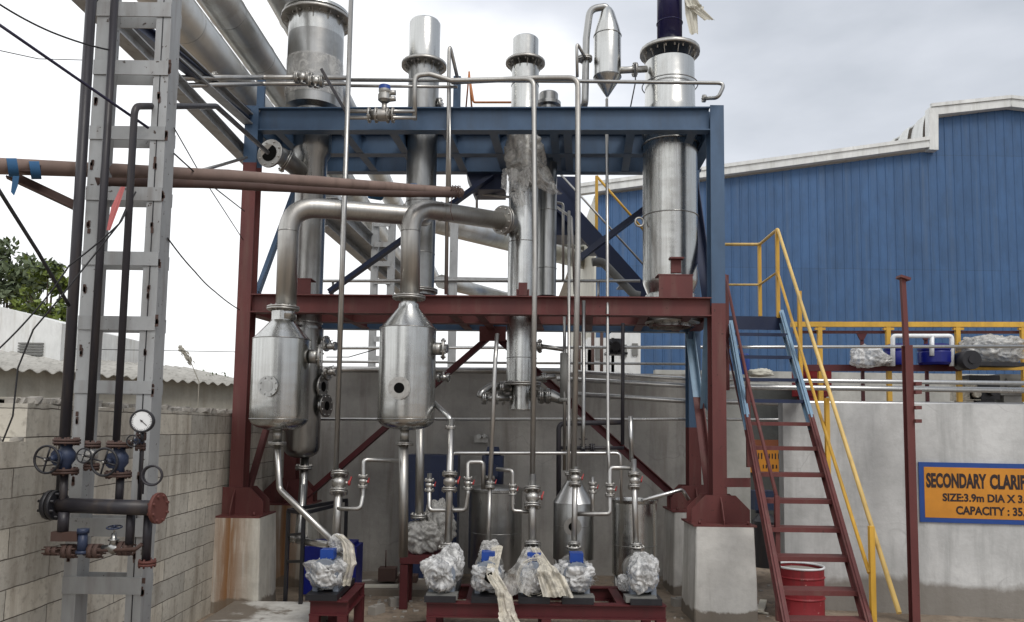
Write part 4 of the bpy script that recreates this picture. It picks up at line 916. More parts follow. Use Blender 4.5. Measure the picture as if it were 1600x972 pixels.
a = P(1440, 600, 14.5); m = MB().box((a.x + 1, 14.6, 1.62), (12, .2, 3.22)); solid('back_wall', m, 'pale_conc', 'pale low wall seen between the walkway deck and the silver pipes', 'wall')
crumple('wrapped_pump', 'white plastic wrapped lump on the walkway deck left of the first blue container', 'wrapped machine', P(1354, 558, 12.3), .26, .2, .17, 'film', 11, .3, 24)
crumple('wrapped_pump', 'low silvery wrapped bundle beside the white lump on the walkway', 'wrapped machine', P(1380, 563, 12.3), .14, .15, .08, 'film_grey', 12, .3, 20)
for px, l7 in ((1403, 'blue plastic container on the walkway nearest the yellow post'), (1462, 'blue plastic container on the walkway inside the white pipe frame')):
    a = P(px, 571, 12.4); w7 = .2 if px < 1430 else .26; m = MB().lathe((a.x, 12.4, a.z), [(w7 * .9, 0), (w7, .04), (w7, .2), (w7 * .95, .22), (w7, .24), (w7, .3), (w7 * .7, .34), (w7 * .4, .35), (.001, .35)], 24); solid('blue_container', m, 'drum_blue', l7, 'container', 'blue containers on the walkway')
pf = PP([(1395, 572, 12.2), (1395, 525, 12.2), (1487, 525, 12.2), (1487, 572, 12.2)])
m = MB().tube(pf, .035, .05); m.tube(PP([(1456, 524, 12.2), (1456, 556, 12.2)]), .035); solid('plastic_hoop', m, 'pvc_white', 'white plastic pipe hoop standing on the walkway', 'hoop')
crumple('wrapped_motor', 'large silver and black tarpaulin wrapped motor on the yellow beam', 'wrapped machine', P(1549, 547, 12.3), .47, .3, .22, 'film_grey', 14, .32, 36)
m = MB(); a = P(1519, 562, 12.0); m.cyl(a, a + V((0, .3, 0)), .15, None, 20); m.cyl(a - V((0, .02, 0)), a, .06, None, 12); m.box(P(1553, 570, 12.2), (.8, .3, .06)); solid('motor', m, 'black_paint', 'black round motor end poking out from the tarpaulin wrapping', 'motor')
for px, py, wx, wz, mat, l7 in ((1268, 600, .55, .42, 'drum_red', 'red machine casing behind the yellow handrail under the walkway'), (1530, 606, .5, .4, 'black_paint', 'black equipment box beneath the wrapped motor'), (1575, 602, .45, .35, 'grey_box', 'grey equipment box at the right edge beneath the yellow beam'), (1508, 610, .34, .34, 'film_cream', 'pale sack with a greenish print beneath the yellow beam')):
    a = P(px, py, 12.9); m = MB().box(a, (wx, .3, wz)); m.box(a + V((0, -.17, wz * .1)), (wx * .6, .04, wz * .4)); m.cyl(a + V((wx * .2, -.15, -wz * .2)), a + V((wx * .2, -.24, -wz * .2)), .06, None, 12); m.box((a.x, a.y, (a.z - wz / 2) / 2), (wx * .7, .25, a.z - wz / 2)); solid('equipment', m, mat, l7, 'machine')
m = MB().lathe(P(1161, 588, 11.6), [(.09, 0), (.1, .02), (.1, .3), (.08, .34), (.001, .35)], 20); solid('blue_container', m, 'motor_blue', 'narrow blue canister seen between the stair handrails', 'container')
m = MB().lathe(P(1161, 567, 11.55), [(.07, 0), (.07, .05), (.001, .06)], 16)
crumple('cloth_heap', 'small striped white cloth heap on the wall behind the stair', 'cloth', P(1187, 583, 11.5), .2, .12, .06, 'cloth_white', 21, .4, 16)
# white structure far behind the frame right
a = P(985, 545, 19)
fb = thing('far_plant', 'pale clutter of distant plant between the frame and blue shed', 'building', V((a.x, 19, 0)))
for px0, px1, py0 in ((955, 1001, 520), (918, 960, 528), (880, 925, 546)):
    p0, p1 = P(px0, 590, 19), P(px1, py0, 19); MB().box(((p0.x + p1.x) / 2, 19.5, p1.z / 2), (p1.x - p0.x, 1, p1.z)).build('block', 'white_paint', fb)
for px, py in ((975, 548), (992, 546), (935, 552)): MB().box(P(px, py, 18.97), (.14, .03, .3)).build('window', 'grey_box', fb)
for px in (905, 926, 940): 
    a, b3 = VT(px, 560, 18.5, 520, 600); MB().cyl(b3, a, .04, None, 8).build('vent_pipe', 'rusty', fb)
m = MB().cyl(P(962, 552, 11.4), P(962, 530, 11.4), .1, None, 16); m.box(P(962, 553, 11.4), (.32, .25, .03)); m.tube(PP([(962, 552, 11.3), (962, 540, 11.2), (950, 535, 11.2)]), .03); m.cyl(P(962, 541, 11.25), P(962, 541, 11.15), .07, None, 12)
solid('motor', m, 'black_paint', 'small dark motor on the rear wall against the white background', 'motor')

# drum
a = P(1250, 883, 9.0); dz = a.z; rd = R(70, 8.9)
dm = thing('oil_drum', 'scuffed red steel drum with open top standing behind the stair', 'drum', V((a.x, 9.0, 0)))
MB().lathe((a.x, 9.0, 0), [(.001, .012), (rd, .012), (rd, 0), (rd + .008, .006), (rd, .02), (rd, .22), (rd + .012, .235), (rd, .25), (rd, .45), (rd + .012, .465), (rd, .48), (rd, dz - .02)], 40).build('body', 'drum_red', dm)
MB().torus((a.x, 9.0, dz - .01), Z, rd, .012, 40, 8).build('rim', 'pvc_white', dm)
MB().lathe((a.x, 9.0, dz - .05), [(rd - .01, 0), (.2, .01), (.001, .02)], 32).build('contents', 'rubble', dm)
a = P(1196, 830, 12.3); m = MB().lathe((a.x, 12.3, 0), [(.2, 0), (.2, .7), (.12, .8), (.001, .82)], 20); solid('barrel', m, 'black_paint', 'dark barrel in the shaded gap behind the stair', 'barrel')
a = P(1198, 778, 12.4); m = MB().box((a.x, 12.6, 1.0), (.34, .3, .3)); m.cyl((a.x - .1, 12.5, .8), (a.x - .1, 12.5, .95), .05); solid('blue_container', m, 'valve_blue', 'small blue grey can on the dark barrel in the gap behind the stair', 'container')

# ================================================================== LEFT TRESTLE
YT1 = 5.5
def tx(px, py, Yq=YT1): return P(px, py, Yq).x
tr = thing('pipe_trestle', 'silver painted lattice trestle with batten plates and rusty welds at the left', 'trestle', V((tx(150, 900), YT1, 0)))
zT = P(200, -60, YT1).z
lx0, lx1 = tx(124, 486), tx(144, 486); rx0, rx1 = tx(220, 486), tx(244, 486)
DP = .16
def leg(x0, x1):
    m = MB(); t = .012; c = (x0 + x1) / 2; w8 = x1 - x0
    m.box((c, YT1 + t / 2, zT / 2), (w8, t, zT)); m.box((c, YT1 + DP - t / 2, zT / 2), (w8, t, zT)); m.box((x1 - .007, YT1 + DP / 2, zT / 2), (t, DP - 2 * t, zT)); m.box((x0 + .007, YT1 + DP / 2, zT / 2), (t, DP - 2 * t, zT))
    return m.build('leg', 'aluminium_paint', tr)
lg1 = leg(lx0, lx1); lg2 = leg(rx0, rx1)
MB().box((rx0 + (rx1 - rx0) * .45, YT1 - .002, zT / 2), (.006, .004, zT)).build('weld_seam', 'black_paint', lg2)
bt = [(106, 12), (208, 11), (303, 11), (404, 11), (505, 11), (605, 10), (824, 14), (915, 13), (15, 12)]
for py, h in bt:
    z = P(190, py, YT1).z; hz = h * 2 * YT1 / F
    MB().box(((lx0 + rx0 + .11) / 2, YT1 - .006, z), (rx0 + .11 - lx0, .010, hz)).build('batten_plate', 'aluminium_paint', tr)
    MB().box(((lx0 + rx1) / 2, YT1 + DP + .006, z), (rx1 - lx0, .010, hz)).build('batten_plate', 'aluminium_paint', tr)
m = MB()
for py, h in bt[:-1]:
    z = P(190, py, YT1).z
    for k in range(5): m.box((rx0 + .115 + random.uniform(-.004, .012), YT1 - .004, z + random.uniform(-.05, .05)), (random.uniform(.01, .022), .006, random.uniform(.015, .05)))
for z0 in [P(190, q, YT1).z for q in (155, 255, 355, 455, 550, 655, 750, 870)]:
    for xx in (lx0 + .03, rx0 + (rx1 - rx0) * .45): 
        for k in range(4): m.box((xx + random.uniform(-.006, .006), YT1 - .004, z0 + random.uniform(-.035, .035)), (random.uniform(.008, .02), .005, random.uniform(.02, .05)))
m.build('rusty_welds', 'rusty', tr)['kind'] = 'stuff'
YP = 5.3
def vpipe(label, px, pyref, y0, y1, wd, mat='pipe_black', Yq=YP, grp='dark pipes on the trestle', **k):
    a, b3 = VT(px, pyref, Yq, y0, y1); return pipe('riser_pipe', label, [b3, a], R(wd, Yq), mat, group=grp, **k)
vpipe('thick dark riser pipe left of the trestle legs', 122, 340, -60, 800, 16)
vpipe('dark riser pipe in front of the left trestle leg edge', 159, 350, -60, 700, 12, Yq=5.35)
pts = [V((tx(196, 430, YP), YP, P(196, 700, YP).z)), V((tx(196, 430, YP), YP, P(205, 166, YP).z)), P(338, 166, 6.5), P(418, 238, 8.4)]
pipe('riser_pipe', 'black riser pipe bending right at its top toward the blue frame', pts, R(11, YP), 'pipe_black', bend=.1, group='dark pipes on the trestle')
# header manifold
mf = thing('steam_manifold', 'black header pipe with a rusty red blind flange at its right end', 'manifold', P(170, 795, 5.1))
h0, h1 = P(85, 789, 5.12), P(243, 794, 5.0)
MB().tube([h0, h1], R(23, 5.1), n=24).build('header', 'pipe_black', mf)
MB().flange(h0, h1 - h0, R(46, 5.1), .03, True, 8).build('flange', 'black_paint', mf); MB().flange(h1 + (h1 - h0).normalized() * .02, X + V((0, -.12, 0)), R(48, 5.0), .022, False, 8).build('blind_flange', 'rust_flange', mf)
for px, y0, y1, wd in ((99, 800, 740, 12), (187, 790, 740, 12), (222, 785, 640, 5)):
    a, b3 = VT(px, (y0 + y1) / 2, 5.1, y0, y1); MB().cyl(a, b3, R(wd, 5.1), None, 12).build('branch', 'pipe_black', mf)
for px, y0, y1 in ((100, 800, 830), (232, 800, 875), (205, 800, 850)):
    a, b3 = VT(px, y0, 5.08, y0, y1); MB().cyl(a, b3, R(13 if px != 100 else 16, 5.1), None, 14).build('branch', 'pipe_black', mf)
MB().flange(VT(232, 840, 5.08, 880)[0], Z, R(26, 5.1), .015, True, 6).build('flange', 'rust_flange', mf)
MB().box(P(103, 838, 5.08), (.17, .05, .06)).build('bracket', 'rusty', mf)
# lower trap line
lt = thing('trap_line', 'rusty condensate line with unions below the black header pipe', 'pipe', P(140, 860, 5.1))
MB().tube(PP([(72, 863, 5.1), (212, 858, 5.05), (222, 850, 5.05)]), R(6, 5.1)).build('tube', 'rusty', lt)
for px in (108, 148, 195, 82): MB().flange(P(px, 861 if px < 150 else 857, 5.1), X, R(22 if px != 82 else 14, 5.1), .03, True, 6).build('flange', 'rusty', lt)
m = MB(); a = P(129, 848, 5.07); m.cyl(a - Z * .06, a + Z * .06, .032, .028, 14); m.cyl(a + Z * .06, a + Z * .09, .038, None, 8); m.cyl(a - Z * .07, a - Z * .05, .04, None, 8); m.build('strainer', 'valve_blue', lt)
def wheel(parent, c, axis, r, mat='black_paint', spokes=4):
    m = MB().torus(c, axis, r, r * .07 + .002, 30, 8); a, u, d = m.frame(V(axis))
    for k in range(spokes):
        t = 2 * math.pi * k / spokes + .25; m.cyl(V(c), V(c) + (a * math.cos(t) + u * math.sin(t)) * r, r * .055 + .001, None, 6)
    m.cyl(V(c) - d * .012, V(c) + d * .016, r * .16, None, 10); return m.build('handwheel', mat, parent)
def gatevalve(label, body, wc, rpx, mat='valve_blue', hgt=46, Yq=5.1, s=1.0):
    b0 = P(*body, Yq); w0 = P(*wc, Yq - .12); root = thing('gate_valve', label, 'valve', b0 - Z * hgt / 2 * Yq / F, 'gate valves on the trestle'); hz = hgt * Yq / F
    m = MB(); m.sweep([b0 - Z * hz / 2, b0 - Z * hz * .28, b0 - Z * hz * .12, b0 + Z * hz * .12, b0 + Z * hz * .28, b0 + Z * hz / 2], [.04 * s, .036 * s, .058 * s, .058 * s, .036 * s, .04 * s], 20)
    d = (w0 - b0).normalized(); L = (w0 - b0).length; m.cyl(b0, b0 + d * L * .45, .042 * s, .036 * s, 16); m.cyl(b0 + d * L * .45, b0 + d * L * .55, .052 * s, None, 10); m.cyl(b0 + d * L * .5, b0 + d * L * .85, .022 * s, .016 * s, 10); m.build('body', mat, root)
    MB().cyl(b0 + d * L * .7, w0 + d * .02, .009 * s, None, 8).build('stem', 'steel_matte', root)
    for k in (-1, 1): MB().flange(b0 + Z * k * hz / 2, Z, .082 * s, .014, True, 8).build('flange', 'rusty', root)
    wheel(root, w0, (d * .5 + V((0, -1, 0.05))), R(rpx * 2, Yq - .12))
gatevalve('blue gate valve with large black wheel at the far left of the trestle', (103, 713), (73, 718), 21)
gatevalve('blue gate valve with large black wheel between the two trestle legs', (186, 718), (163, 722), 21)
gatevalve('small valve with little black wheel between the two large wheels', (144, 712), (131, 712), 11, 'steel_matte', 34, 5.15, .6)
gatevalve('tiny valve with little black wheel just below the pressure gauge', (220, 690), (207, 689), 9, 'valve_blue', 16, 5.1, .4)
r8 = thing('gate_valve', 'dark globe valve with flat wheel on top standing on the lower rusty line', 'valve', P(178, 857, 5.08)); a = P(177, 857, 5.08)
m = MB().sweep([a - X * .07, a - X * .03, a, a + X * .03, a + X * .07], [.022, .024, .04, .024, .022], 14); m.cyl(a, a + Z * .1, .03, .014, 12); m.cyl(a + Z * .05, a + Z * .06, .035, None, 8); m.build('body', 'steel_dark', r8)
wheel(r8, a + Z * .135, Z + V((0, -.15, 0)), .045, 'valve_blue'); MB().cyl(a + Z * .1, a + Z * .14, .006, None, 8).build('stem', 'steel_matte', r8)
# gauge
def gauge(label, px, py, rp, face=True, Yq=5.0):
    c = P(px, py, Yq); r = R(rp * 2, Yq); g = thing('pressure_gauge', label, 'gauge', c - Z * r); d = V((.12, -1, .05)).normalized()
    m = MB().cyl(c - d * .03, c + d * .004, r * .97, None, 36); m.torus(c + d * .006, d, r * .93, r * .1, 36, 8); m.build('case', 'black_paint', g)
    MB().cyl(c + d * .005, c + d * .007, r * .86, None, 36).build('dial', 'gauge_face' if face else 'steel_matte', g)
    if face:
        m = MB(); a, u, _ = m.frame(d)
        for k in range(25):
            t = rad(-225 + k * 270 / 24); v8 = a * math.cos(t) + u * math.sin(t); m.bar(c + d * .0085 + v8 * r * .7, c + d * .0085 + v8 * r * (.82 if k % 4 else .84), .0016 if k % 4 else .003, .001, d)
        m.build('scale', 'letter_black', g); v8 = (a * -.72 + u * -.62); m = MB().bar(c + d * .010 - v8 * r * .2, c + d * .010 + v8 * r * .62, .004, .001, d); m.cyl(c + d * .008, c + d * .013, r * .08, None, 12); m.build('needle', 'letter_black', g)
    MB().cyl(c - d * .02 - Z * r * .9, c - d * .02 - Z * (r + .06), .010, None, 8).build('stem', 'black_paint', g)
gauge('round white faced pressure gauge with black rim on the trestle', 222, 658, 18)
c = P(237, 743, 5.0); m = MB().torus(c, (.1, -1, 0), R(30, 5), .007, 30, 8); m.tube([c - X * R(30, 5), c + V((-.06, .02, -.02)), c + V((-.06, .02, -.12))], .006); m.torus(c + V((0, .02, 0)), (.1, -1, 0), R(28, 5), .006, 30, 8)
solid('siphon_loop', m, 'pipe_black', 'round looped siphon tube hanging below the pressure gauge', 'tube')

# scaffold poles
m = MB(); a, b3 = P(-40, 258, 5.0), P(720, 299, 8.75); n = 26; pts = []; rs = []
for i in range(n + 1):
    t = i / n; q = a.lerp(b3, t) + Z * .02 * math.sin(t * 4); pts.append(q); rs.append(.054 * (1 + .05 * noise.noise(V((t * 9, 0, 0)))) * (1.06 if i % 5 == 0 else 1))
m.sweep(pts, rs, 14); solid('scaffold_pole', m, 'bamboo', 'long thick brown pole crossing in front of the trestle and frame', 'pole', 'scaffold poles')
m = MB(); a, b3 = P(150, 284, 5.5), P(712, 305, 8.55); pts = [a.lerp(b3, i / 14) + Z * .012 * math.sin(i * .5) for i in range(15)]; m.sweep(pts, [.032 + .002 * (i % 3) for i in range(15)], 12); solid('scaffold_pole', m, 'rusty', 'thinner reddish pole lashed directly under the thick brown one', 'pole', 'scaffold poles')
m = MB().angle(P(14, 270, 5.25), P(124, 322, 5.45), .07, .01); m.angle(P(14, 262, 5.2), P(60, 262, 5.2), .06, .01); solid('steel_strut', m, 'rusty', 'rusty angle strut from the left edge up to the trestle', 'strut')
m = MB(); 
for px, py, Yq, rr_ in ((20, 262, 5.05, .062), (55, 266, 5.2, .061)): m.sweep([P(px - 8, py, Yq), P(px + 8, py, Yq + .03)], rr_, 14, False)
m.add([P(20, 275, 5.0), P(30, 275, 5.0), P(28, 290, 5.0), P(22, 306, 5.0), P(17, 300, 5.0)], [(0, 1, 2, 3, 4)]); solid('cloth_tie', m, 'blue_rag', 'blue green rag knotted round the left end of the thick pole', 'rag')
m = MB().sweep([P(578, 300, 7.92), P(596, 303, 8.0)], .07, 14, False); m.sweep([P(640, 296, 8.24), P(650, 296, 8.3)], .064, 14, False); solid('cloth_tie', m, 'blue_rag', 'dark blue tie binding the two poles in front of the left column', 'rag')
ribbon('cloth_tie', 'pinkish red rag hanging from the poles on the trestle', 'rag', PP([(192, 292, 5.05), (180, 325, 5.05), (170, 360, 5.05)]), [.03, .045, .03], 'pink_rag', 3, 2)
m = MB(); 
for k in range(9): 
    a = P(712, 300, 8.6); t = k / 9 * math.pi * 2; m.torus(a + X * (k - 4) * .012, X + V((0, 0, (k % 3 - 1) * .5)), .075, .004, 18, 5)
m.tube(PP([(706, 306, 8.45), (704, 330, 8.4), (708, 345, 8.4)]), .004); solid('rope_lashing', m, 'rusty', 'wound wire lashing at the right tip of the poles', 'lashing')

# pipe rack over the left, running back
RX = [(-3.72, 6.55, .235, 'leftmost large silver clad pipe slanting overhead toward the frame'), (-3.72, 7.35, .235, 'second large silver clad pipe slanting overhead and behind the first column'), (-3.86, 6.98, .09, 'slim bright pipe running between the two large clad pipes overhead'), (-3.22, 7.95, .23, 'silver clad pipe slanting down right of the first column head')]
for xx, zz, r, l7 in RX:
    m = MB(); y0, y1 = 4.0, 30; m.sweep([(xx, y0, zz), (xx + .1, y1, zz)], r, 28)
    root = thing('clad_pipe', l7, 'pipe', V((xx, y0, zz - r)), 'silver clad rack pipes'); m.build('cladding', 'cladding', root)
    for k in range(12): MB().torus((xx + .1 * k * 1.2 / 26, y0 + .7 + k * 1.2, zz), Yd, r + .001, .007, 28, 5).build('band', 'steel_dark', root)
rk = thing('pipe_rack', 'grey steel pipe rack beams slanting overhead behind the trestle', 'pipe rack', V((-3.7, 8, 5.5)))
for (q0, q1, wd, mat) in (((118, -20, 5.35), (240, 100, 6.4), .12, 'aluminium_paint'), ((188, 20, 5.9), (400, 190, 9.4), .10, 'navy'), ((250, 60, 6.6), (420, 215, 9.9), .12, 'aluminium_paint'), ((268, 125, 6.9), (400, 262, 10.0), .13, 'aluminium_paint'), ((515, 320, 13), (640, 440, 18), .25, 'aluminium_paint'), ((505, 345, 13.2), (625, 452, 18), .18, 'aluminium_paint')):
    MB().ibeam(P(*q0), P(*q1), wd, wd * 1.1).build('rack_beam', mat, rk)
# far lattice tower & far sloping pipes seen through the frame
ft = thing('far_trestle', 'distant pale lattice trestle seen between the first and second columns', 'trestle', V((P(593, 500, 15).x, 15, 0)))
for px in (584, 610):
    a, b3 = VT(px, 460, 15, 325, 600); MB().bar(b3, a, .13, .13, Yd).build('leg', 'aluminium_paint', ft)
for py in (350, 382, 412, 440, 530, 560): MB().box(P(597, py, 14.9), (.32, .02, .1)).build('batten_plate', 'aluminium_paint', ft)
pipe('clad_pipe', 'distant silver clad pipe sloping down right behind the vapour pipe', PP([(640, 335, 17), (800, 378, 22), (930, 412, 26)]), .29, 'cladding', group='far clad pipes')
pipe('clad_pipe', 'thin distant clad pipe above the thicker one behind the vapour pipe', PP([(640, 326, 17), (800, 362, 22), (930, 392, 26)]), .10, 'cladding', group='far clad pipes')
pipe('clad_pipe', 'distant clad pipe low behind the red deck between second and third columns', PP([(690, 440, 17), (800, 468, 21)]), .16, 'cladding', group='far clad pipes')
fp = thing('far_post', 'pale distant steel post left of the third column', 'post', V((P(709, 400, 16).x, 16, 0)))
a, b3 = VT(709, 400, 16, 340, 600); MB().bar(b3, a, .16, .16, Yd).build('shaft', 'aluminium_paint', fp); MB().bar(P(680, 436, 15.9), P(800, 438, 15.9), .05, .09).build('arm', 'aluminium_paint', fp)
m = MB().tube(PP([(500, 439, 10.9), (1000, 439, 10.9)]), .022); 
for px in (520, 700, 860, 935): 
    a, b3 = VT(px, 450, 10.9, 439, 475); m.cyl(b3, a, .018)
m.tube(PP([(745, 332, 10.8), (745, 302, 10.8), (880, 318, 10.5), (880, 440, 10.5)]), .018); m.tube(PP([(868, 322, 10.5), (893, 340, 10.4), (898, 460, 10.4)]), .018)
solid('guard_rail', m, 'tube_steel', 'grey tubular guard rail along the rear of the red deck', 'railing')

# cables
def cable(label, pts, r=.007, mat='cable_black', sag=0):
    P_ = PP(pts); out = []
    for i in range(len(P_) - 1):
        for k in range(8): t = k / 8; out.append(P_[i].lerp(P_[i + 1], t) - Z * sag * 4 * t * (1 - t))
    out.append(P_[-1]); m = MB().sweep(out, r, 6); solid('cable', m, mat, label, 'cable')
cable('thick dark blue cable descending from the upper left edge to the trestle', [(-5, 36, 4.6), (232, 200, 5.46)], .010, 'cable_blue')
cable('thin cable sagging from the upper left corner past the trestle', [(-5, 4, 4.6), (80, 50, 4.9), (170, 78, 5.3)], .006, sag=.01)
cable('very thin wire near level from the left edge at gauge height of the top batten', [(-5, 78, 4.6), (60, 92, 5), (135, 94, 5.4)], .003)
cable('stiff dark cable running down right from the left edge over the tree', [(-5, 292, 4.6), (60, 395, 4.9), (108, 478, 5.2)], .012)
cable('thin cable dropping left from the trestle across the white building', [(208, 298, 5.45), (186, 350, 5.2), (108, 415, 5.1), (60, 480, 5), (-5, 548, 4.9)], .006, sag=.01)
cable('thin cable dropping left then curling down past the corrugated roof', [(212, 300, 5.45), (190, 345, 5.2), (150, 395, 5.15), (90, 470, 5), (52, 515, 5), (28, 575, 5), (20, 650, 5), (4, 690, 5)], .006)
cable('wavy thin cable sagging from the trestle to the left red column', [(262, 372, 5.6), (305, 425, 6.5), (335, 455, 7.5), (374, 484, 8.9)], .006, sag=.01)
cable('thin cable from trestle crossing steeply to the left red column', [(272, 200, 5.6), (312, 270, 6.5), (380, 375, 8.9)], .005)
cable('thin dark cable from trestle going down to the column near the pole', [(272, 240, 5.6), (305, 270, 6.2), (382, 330, 8.9)], .006)
cable('faint level wire behind the trestle above the shed roof', [(100, 545, 12), (376, 550, 14)], .006)
cable('drooping thin wire seen in the gap under the red deck', [(510, 558, 12), (545, 558, 12), (590, 545, 12)], .008)
pipe('strut_pipe', 'thin grey pipe angled up to the open flange at the left column top', PP([(308, 268, 7.6), (345, 258, 8.3), (385, 246, 8.9)]), .018, 'tube_steel')

# ================================================================== SMALL BORE PIPING
# top header pair
YH = 8.75
pipe('header_pipe', 'long steel header pipe highest along the top beam from trestle to mid frame', PP([(275, 122, 7.2), (410, 121, YH), (545, 122, YH), (900, 121, YH)][:3]), R(8, YH), flanges=[(P(336, 121, 7.9), X), (P(462, 120, YH), X), (P(487, 121, YH), X)])
pipe('header_pipe', 'steel header pipe just below the highest one at the left top beam', PP([(275, 134, 7.2), (410, 131, YH), (545, 131, YH)]), R(7, YH), flanges=[(P(334, 131, 7.9), X), (P(496, 131, YH), X)])
pipe('header_pipe', 'dark header pipe running right along the top beam and hooking back', PP([(545, 125, 8.9), (905, 127, 8.9), (1133, 130, 8.7), (1122, 153, 8.7), (1098, 154, 8.9)]), R(6, YH), 'steel_dark', flanges=[(P(1100, 154, 8.9), X)])
pipe('header_pipe', 'thin pipe just under the dark header between first and third columns', PP([(545, 134, 8.9), (715, 136, 8.9)]), R(5, YH))
pipe('header_pipe', 'wavy steel pipe rising and bending down past the third column head', PP([(648, 187, YH), (648, 118, YH), (672, 116, YH), (705, 126, YH), (790, 124, YH), (834, 124, 8.6), (836, 400, 8.5), (832, 752, 8.3)]), R(8, YH), 'steel_matte', bend=.12)
pipe('header_pipe', 'long steel pipe turning down at the right into the fifth pump line', PP([(705, 128, 8.85), (840, 122, 8.8), (903, 122, 8.6), (903, 400, 8.5), (896, 735, 8.3)]), R(9, 8.6), 'steel_matte', bend=.14)
g = thing('header_valves', 'pair of flanged valves inline on the two headers before the first column head', 'valve', P(478, 132, 8.7))
for px, py in ((473, 121), (494, 127)): valve(g, P(px, py, 8.68), X, .034, V((0, -.4, -1)), 'steel_matte', 'steel_dark', .13)
solid('steel_lever', MB().bar(P(502, 108, 8.6), P(541, 176, 8.65), .035, .03), 'pipe_black', 'dark flat lever slanting down right in front of the first column head', 'lever')
vl = P(600, 180, 8.7)
cv = thing('control_valve', 'blue capped control valve assembly mounted in front of the top blue beam', 'valve', vl - Z * .06)
MB().tube(PP([(542, 174, 8.7), (648, 174, 8.7)]), R(6, 8.7)).build('tube', 'tube_steel', cv); MB().tube(PP([(542, 184, 8.7), (650, 184, 8.7)]), R(6, 8.7)).build('tube', 'tube_steel', cv)
m = MB(); 
for px in (577, 588, 606, 614): m.flange(P(px, 180, 8.7), X, .09, .018, False, 8)
m.sweep([P(580, 180, 8.7), P(592, 180, 8.7), P(603, 180, 8.7), P(612, 180, 8.7)], [.05, .07, .07, .05], 16); m.cyl(vl, vl + Z * .16, .03); m.build('body', 'steel_matte', cv)
a = vl + Z * .15; m = MB().lathe(a, [(.04, 0), (.075, .03), (.075, .09), (.06, .11), (.07, .13), (.07, .15)], 20); m.cyl(a + X * .05 + Z * .04, a + X * .13 + Z * .05, .03); m.cyl(a + X * .05 + Z * .12, a + X * .13 + Z * .12, .03); m.build('actuator', 'steel_matte', cv)
MB().lathe(a + Z * .15, [(.07, 0), (.065, .05), (.001, .07)], 20).build('cap', 'motor_blue', cv)
# big open flange nozzle at upper left
nz = thing('open_nozzle', 'big open flanged elbow at the left end of the frame under the top beam', 'pipe fitting', P(425, 240, 9.2))
q = P(422, 240, 8.9); MB().tube([q + V((0, 0, 0)), P(440, 244, 9.3), P(470, 268, 9.6)], .11, .2, 20).build('elbow', 'steel_matte', nz)
m = MB(); dq = V((-.35, -1, .05)); m.flange(q, dq, .17, .03, False, 8); m.build('flange', 'steel_matte', nz); MB().cyl(q + dq.normalized() * .018, q + dq.normalized() * .021, .10, None, 20).build('bore', 'hole_black', nz)
MB().flange(P(447, 252, 9.35), V((.8, .5, -.4)), .15, .02, True, 8).build('flange', 'steel_matte', nz)
# verticals
pipe('vertical_pipe', 'tall pipe from above the picture down the first gap to a red valve', VT(538, 330, 8.35, 748, -30), R(8, 8.35), 'tube_steel', bend=.05)
pipe('vertical_pipe', 'tall thin pipe close beside the first front pipe, ending behind the vessel', VT(533, 400, 8.6, 540, 260), R(4, 8.6), 'steel_dark')
pipe('vertical_pipe', 'tall pipe with a slanted return at its top, between second and third columns', PP([(697, 460, 9.0), (702, 66, 8.9), (717, 132, 9.1)]), R(6, 8.9), 'tube_steel', bend=.03)
pipe('vertical_pipe', 'thin pipe doubling the slanted topped pipe at pole height', PP([(703, 135, 8.95), (703, 300, 8.8)]), R(4, 8.9))
pipe('vertical_pipe', 'thin pipe looping up left of the spindle pot and leaning onto it', PP([(902, 120, 9.2), (901, 66, 9.2), (914, 90, 9.3)]), R(5, 9.2), bend=.03)
pipe('vertical_pipe', 'vertical pipe from under the deck to the pump with blue box and long tail', PP([(777, 522, 8.6), (774, 560, 8.5), (766, 750, 8.2)]), R(7, 8.4), 'tube_steel')
pipe('vertical_pipe', 'long thin pipe from the spindle pot down to the sixth pump loop', PP([(948, 155, YK), (949, 400, 9.1), (950, 690, 8.6), (953, 750, 8.4)]), R(5, 9), 'tube_steel')
pipe('vertical_pipe', 'black vertical pipe under the right part of the red deck', VT(973, 600, 9.6, 695, 505), R(6, 9.6), 'pipe_black')
pipe('vertical_pipe', 'thin pipe immediately left of the thick fifth pump pipe', PP([(889, 330, 8.9), (889, 650, 8.6), (888, 750, 8.4)]), R(5, 8.7), flanges=[(P(888, 740, 8.42), Z)])
pipe('vertical_pipe', 'thin pipe immediately right of the thick fifth pump pipe', PP([(912, 470, 8.8), (912, 650, 8.7), (911, 700, 8.6)]), R(6, 8.7), 'steel_dark')
pipe('vertical_pipe', 'thin pipe with a grey sleeve between third column and fifth pump pipe', PP([(882, 470, 9.3), (882, 735, 9.2)]), R(5, 9.3), 'steel_dark')
m = MB().cyl(P(882, 622, 9.28), P(882, 552, 9.28), R(14, 9.28), None, 16); m.cyl(P(882, 628, 9.28), P(882, 622, 9.28), R(20, 9.28), None, 16); solid('sight_tube', m, 'grey_box', 'grey sleeve fitted on the thin pipe right of the third column', 'fitting')
pipe('vertical_pipe', 'silver tipped pipe rising behind the rightmost pump loop', PP([(985, 650, 9.4), (987, 720, 9.4)]), R(7, 9.4), 'steel_bright')
# dark control piping behind right
m = MB().tube(PP([(873, 780, 9.6), (873, 662, 9.6), (970, 660, 9.6)]), .03); m.tube(PP([(876, 700, 9.6), (975, 700, 9.6)]), .022)
for px in (892, 911, 925): m.flange(P(px, 700, 9.6), X, .055, .02, True, 6)
m.cyl(P(911, 700, 9.6), P(911, 688, 9.6), .02); m.torus(P(911, 686, 9.6), Z, .05, .007, 18, 6); solid('dark_pipework', m, 'pipe_black', 'dark valved pipework against the wall above the conical tank', 'pipework')
